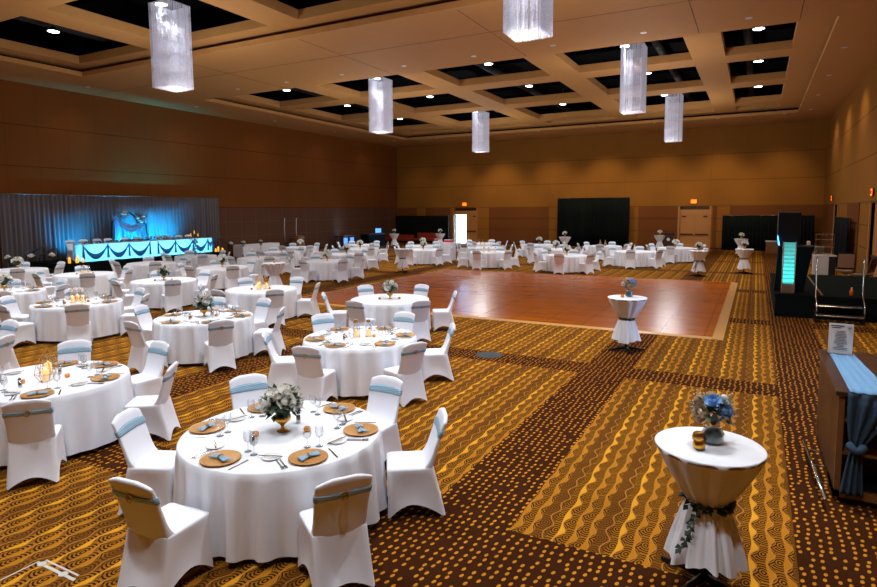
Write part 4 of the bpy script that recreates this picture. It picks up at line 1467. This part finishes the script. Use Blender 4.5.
MB().add([(-.35,-.25,0),(.35,-.25,0),(.35,.25,0),(-.35,.25,0),(-.35,-.25,1.1),(.35,-.25,1.1),(.35,.25,1.2),(-.35,.25,1.2)], [(0,3,2,1),(4,5,6,7),(0,1,5,4),(1,2,6,5),(2,3,7,6),(3,0,4,7)]).build('body', 'dark_wood', o)
MB().box(-.4, .4, -.3, .3, 1.14, 1.18).build('top', 'dark_wood', o)
MB().lathe([(.12, -.01), (.12, .01), (0, .011)], 6, (0, 0, 0)).build('emblem', 'porcelain', o).matrix_local = Matrix.Translation((0, -.26, .75)) @ Matrix.Rotation(PI/2, 4, 'X')
o = thing('subwoofer', 'small black box on the floor by the back wall panel', 'speaker', (-15.3, 45.6, 0))
MB().box(-.25, .25, -.2, .2, .02, .62).build('cabinet', 'black', o, bevel=.02)
mb = MB()
for i in range(4): mb.box(-.24+.36*(i % 2), -.12+.36*(i % 2), -.18+.24*(i//2), -.06+.24*(i//2), 0, .02)
mb.build('feet', 'black_metal', o)

# ================================================================== RIGHT SIDE: DJ RISER
RX0, RX1, RY0, RY1, RZ = .5, 3.72, 17.8, 23.6, .6
o = thing('dj_riser', 'low black carpeted riser with black skirting on the right side', 'stage', (RX0, RY0, 0))
MB().box(0, RX1-RX0, 0, RY1-RY0, RZ-.08, RZ).build('deck', 'black_carpet', o)
MB().box(.02, RX1-RX0-.02, .02, RY1-RY0-.02, .004, RZ-.08).build('skirting', 'black_cloth', o)
MB().box(1.05, 1.1, .2, 5.6, RZ, RZ+.004).build('edge_strip', 'mid_wood', o)
o = thing('riser_steps', 'black two-step stair with metal nosings and chrome rails on the riser', 'steps', (1.4, RY0, 0))
for k in range(2):
    z = .2+.2*k; y1 = -.28*(1-k)-.02; y0 = y1-.28
    MB().box(0, .98, y0, y1, z-.04, z).build('step', 'black', o)
    MB().tube([(0, y0-.005, z-.01), (.98, y0-.005, z-.01)], .008, 5).build('nosing', 'chrome', o)
for x in (0, .98):
    MB().box(x-.02, x+.02, -.58, -.02, .01, .2).build('side_frame', 'black_metal', o)
    MB().tube([(x, -.56, .0), (x, -.56, .45), (x, -.3, .62), (x, -.1, .75), (x, -.1, 1.55), (x, -.03, 1.6), (x, .02, 1.5), (x, .02, .62)], .018, 7).build('handrail', 'chrome', o, smooth=True)
o = thing('draped_stand', 'black cloth covered stand carrying a loudspeaker on the riser', 'stand', (.86, 18.75, RZ))
MB().add([(-.36,-.3,0),(.32,-.3,0),(.32,.3,0),(-.36,.3,0),(-.3,-.3,1.2),(.5,-.3,1.2),(.5,.3,1.2),(-.3,.3,1.2)], [(0,3,2,1),(4,5,6,7),(0,1,5,4),(1,2,6,5),(2,3,7,6),(3,0,4,7)]).build('cloth', 'black_cloth', o)
MB().box(-.31, .52, -.31, .31, 1.2, 1.23).build('top', 'black', o)
o = thing('loudspeaker', 'big black loudspeaker standing above the glowing cyan column', 'speaker', (.79, 18.8, RZ+1.231))
MB().box(-.27, .27, -.25, .25, 0, .9).build('cabinet', 'black', o, bevel=.02)
MB().box(-.25, .25, -.262, -.25, .03, .87).build('grille', 'black_metal', o)
o = thing('laptop', 'small glowing blue laptop screen left of the loudspeaker', 'laptop', (.58, 18.35, RZ+1.232))
MB().box(-.02, .13, .1, .32, 0, .012).build('base', 'black', o)
MB().add([(-.03,.08,.012),(.0,.08,.012),(.0,.3,.012),(-.03,.3,.012),(-.06,.08,.26),(-.05,.08,.26),(-.05,.3,.26),(-.06,.3,.26)], [(0,3,2,1),(4,5,6,7),(0,1,5,4),(1,2,6,5),(2,3,7,6),(3,0,4,7)]).build('lid', 'blue_glow', o)
def ledmat():
    m, nt, b = newmat('led'); Ex.nt = nt; x, y, z = xyz(nt)
    f = (z*60).sin()*.25 + noise(nt, 14, 2)*.6 + .35
    st = (1.9 - z*1.15)*f
    b.inputs['Emission Color'].default_value = (.02, .72, .68, 1)
    nt.links.new(st.mx(.25).v, b.inputs['Emission Strength']); b.inputs['Base Color'].default_value = (.2, .5, .5, 1)
    M['led'] = m
ledmat()
o = thing('light_column', 'glowing cyan light column on a metal grille base on the riser', 'light column', (.80, 18.08, RZ))
mb = MB()
for x in (-.14, .14):
    for y in (-.14, .14): mb.tube([(x, y, 0), (x, y, 1.36)], .012, 6)
for k in range(7):
    z = .02+.04*k; mb.tube([(-.14, -.14, z), (.14, -.14, z)], .007, 4); mb.tube([(-.14, -.14, z), (-.14, .14, z)], .007, 4)
for k in range(11):
    z = .3+.1*k; mb.tube([(-.14, -.14, z), (.14, -.14, z)], .004, 4)
mb.build('truss_frame', 'chrome', o)
MB().box(-.12, .12, -.12, .12, .27, 1.33).build('light_panel', 'led', o)
MB().box(-.13, .13, -.13, .13, .01, .25).build('base', 'steel', o)
o = thing('spray_bottle', 'small orange bottle standing on the black riser', 'bottle', (2.22, 18.25, RZ))
MB().lathe([(.04, 0), (.045, .02), (.045, .12), (.018, .16)], 12).build('body', 'orange_plastic', o, smooth=True)
MB().lathe([(.018, .16), (.02, .165), (.018, .21), (0, .212)], 10).build('cap', 'rose_cream', o)
# far right furniture
def mk_stack():
    o = thing('padded_chair', '', 'chair')
    MB().box(-.23, .23, -.22, .24, .43, .5).build('seat', 'tan_seat', o, bevel=.025)
    MB().add([(-.23,-.26,.55),(.23,-.26,.55),(.23,-.2,.55),(-.23,-.2,.55),(-.23,-.36,1.0),(.23,-.36,1.0),(.23,-.31,1.0),(-.23,-.31,1.0)], [(0,3,2,1),(4,5,6,7),(0,1,5,4),(1,2,6,5),(2,3,7,6),(3,0,4,7)]).build('backrest', 'tan_seat', o, bevel=.02)
    for x in (-.24, .24):
        MB().tube([(x, .22, 0), (x, .2, .42)], .013, 6).build('leg', 'black_metal', o)
        MB().tube([(x, -.28, 0), (x, -.2, .45), (x, -.36, 1.02)], .013, 6).build('leg', 'black_metal', o)
    MB().tube([(-.24, -.365, 1.02), (.24, -.365, 1.02)], .013, 6).build('top_rail', 'black_metal', o)
    return o
STK = Proto(mk_stack)
STK.put((2.95, 26.3, 0), PI*.93, 'brown padded chair behind the riser, seen from its back', 'padded chairs by the right wall', 1.12)
STK.put((3.3, 25.0, 0), PI*.35, 'brown padded chair tilted towards the right picture edge', 'padded chairs by the right wall', 1.12)
o = thing('white_cabinet', 'white box cabinet standing on the carpet behind the riser', 'cabinet', (2.6, 29.9, 0))
MB().box(-.4, .15, -.3, .3, .03, .82).build('body', 'white_box', o, bevel=.01); MB().box(-.42, .42, -.32, .32, .82, .86).build('lid', 'porcelain', o)
MB().box(.15, .4, -.3, .3, .03, .82).build('dark_bay', 'black', o)
o = thing('metal_rack', 'tall open chrome wire rack standing on the white cabinet', 'rack', (2.6, 29.9, .861))
for x in (-.34, -.02, .3):
    for y in (-.25, .25): MB().tube([(x, y, 0), (x, y, .9)], .012, 5).build('post', 'chrome', o)
mb = MB()
for z in (.05, .35, .65, .88):
    mb.tube([(-.34, -.25, z), (.3, -.25, z), (.3, .25, z), (-.34, .25, z)], .008, 4, closed=True)
mb.build('shelf_wire', 'chrome', o)
MB().box(-.3, -.06, -.2, .2, .06, .3).build('tray', 'steel', o); MB().box(.02, .26, -.2, .2, .36, .44).build('tray', 'steel', o)
o = thing('registration_desk', 'low tan desk before the right black curtain', 'desk', (1.25, 42.9, 0))
MB().box(-.7, .7, -.35, .35, .76, .82).build('top', 'white_box', o); MB().box(-.66, .66, -.3, .3, .03, .76).build('body', 'mid_wood', o)
MB().box(-.6, .6, -.26, .26, 0, .03).build('plinth', 'black', o)
o = thing('box_tower', 'narrow cream box tower standing on the tan desk', 'box', (1.35, 42.9, .821))
for k in range(3): MB().box(-.12, .12, -.12, .12, .01+.27*k, .26+.27*k).build('carton', 'rose_cream', o)
MB().box(-.13, .13, -.13, .13, 0, .01).build('base', 'rose_cream', o)
o = thing('armchair', 'cream armchair half hidden behind the black stand', 'armchair', (2.4, 40.5, 0))
MB().box(-.35, .35, -.35, .35, .25, .48).build('seat', 'rose_cream', o, bevel=.04); MB().box(.25, .4, -.35, .35, .3, .95).build('backrest', 'rose_cream', o, bevel=.04)
for sx in (-.3, .3):
    for sy in (-.3, .3): MB().box(sx-.03, sx+.03, sy-.03, sy+.03, 0, .25).build('leg', 'dark_wood', o)

# ================================================================== BAR AT THE RIGHT EDGE
BX0, BX1, BY0, BY1, BZ = .76, 2.3, 6.62, 8.5, 1.1
o = thing('bar_counter', 'dark wooden bar counter with open shelves at the right edge', 'bar', (BX0, BY0, 0))
w, d = BX1-BX0, BY1-BY0
MB().box(-.03, w, -.03, d+.02, BZ-.045, BZ).build('countertop', 'dark_wood', o, bevel=.006)
MB().box(0, .05, .04, d, .06, BZ-.045).build('end_panel', 'dark_wood', o)
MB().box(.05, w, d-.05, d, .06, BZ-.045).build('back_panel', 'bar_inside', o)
MB().box(0, .05, 0, .04, .06, BZ-.045).build('stile', 'mid_wood', o)
MB().box(0, w, 0, .5, .06, .13).build('bottom_rail', 'mid_wood', o)
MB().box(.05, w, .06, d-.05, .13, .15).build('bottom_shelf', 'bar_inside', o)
for z in (.48, .8): MB().box(.05, w, .02, d-.05, z, z+.025).build('shelf', 'mid_wood', o)
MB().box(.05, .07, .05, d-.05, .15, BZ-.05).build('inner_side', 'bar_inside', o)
MB().box(.04, w, .06, d-.02, 0, .06).build('plinth', 'black', o)
MB().box(.0, w, .45, .47, .15, BZ-.06).build('divider', 'bar_inside', o)
r_ = MB().tube([(-.09, -.28, .13), (-.17, 1.25, .13)], .016, 10).build('foot_rail', 'chrome', o, smooth=True)
mb = MB()
for y in (.1, .55, 1.0): mb.tube([(-.105-.052*y, y, .13), (.02, y+.05, .1)], .01, 6)
mb.build('bracket', 'chrome', o)
o = thing('table_runner', 'pale blue cloth runner over the bar, knotted and hanging in front', 'cloth', (BX0, BY0, BZ))
def run(u, v):
    x0 = .08-.01*v; x1 = .42-.10*v
    return (x0+(x1-x0)*u, -.035+1.78*v, .006+.004*math.sin(u*26+v*3))
MB().grid(run, 30, 12).build('top_cloth', 'runner_blue', o, smooth=True, solid=.003)
def hang(u, v):
    z = -v*.98
    kn = math.exp(-((v-.52)/.09)**2)
    if v < .52: hw = .18*(1-v/.52)**.7 + .035
    else: hw = .035 + .06*((v-.52)/.48)**.7
    cx_ = .28 - .13*min(1, v/.52) - .03*max(0, v-.5)
    return (cx_+(u-.5)*2*hw, -.045-.02*math.sin(u*22)*(1-kn*.5)-.03*math.sin(u*PI)*(1 if v > .05 else 0), z)
MB().grid(hang, 30, 24).build('hanging_cloth', 'runner_dark', o, smooth=True, solid=.004)
mb = MB(); mb.tube([(.15+.05*math.cos(a), -.09+.03*math.sin(a), -.51+.02*math.cos(a*2)) for a in [2*PI*i/12 for i in range(12)]], .038, 8, closed=True)
mb.build('knot', 'runner_dark', o, smooth=True)
o = thing('menu_sign', 'clear acrylic stand holding a white printed menu on the bar', 'sign', (.93, 8.28, BZ+.012), R(-6))
MB().box(-.13, .13, -.05, .06, 0, .006).build('base', 'glass', o)
def tl(mb, x0, x1, z, h, y): mb.box(x0, x1, y-.0015, y, z, z+h)
MB().box(-.12, .12, -.003, .003, .006, .36).build('paper', 'porcelain', o)
MB().box(-.128, .128, .004, .007, .006, .375).build('acrylic_back', 'glass', o)
mb = MB(); q = random.Random(2)
tl(mb, -.10, .03, .325, .012, -.0035); tl(mb, -.09, .0, .305, .008, -.0035)
for k in range(13):
    L_ = q.uniform(.03, .075); tl(mb, -L_, L_, .05+k*.018, .005, -.0035)
mb.lathe([(.02, 0), (0, 0)], 12, (.085, -.004, .32))
mb.build('lettering', 'stone', o)

# floor marks
o = thing('floor_box', 'grey oval metal floor plate set in the carpet', 'floor plate', (-4.5, 10.5, 0.001))
MB().lathe([(.26, 0), (.26, .006), (.24, .009), (0, .009)], 24).build('plate', 'stone', o); MB().box(-.1, .1, -.05, .05, .009, .012).build('hatch', 'stone', o)
o = thing('tape_mark', 'pale tape marks stuck on the carpet at the lower left corner', 'tape', (-4.78, 2.48, 0.001))
MB().box(-.24, .27, -.014, .012, 0, .002).build('strip', 'tape', o); MB().box(-.2, .24, .04, .055, 0, .002).build('strip', 'tape', o)
for x in (-.17, .12):
    MB().lathe([(.035, 0), (.035, .004), (0, .004)], 7, (x, 0, .001)).build('patch', 'tape', o)
MB().box(-.24, -.228, -.5, 0.01, 0, .002).build('line', 'tape', o)
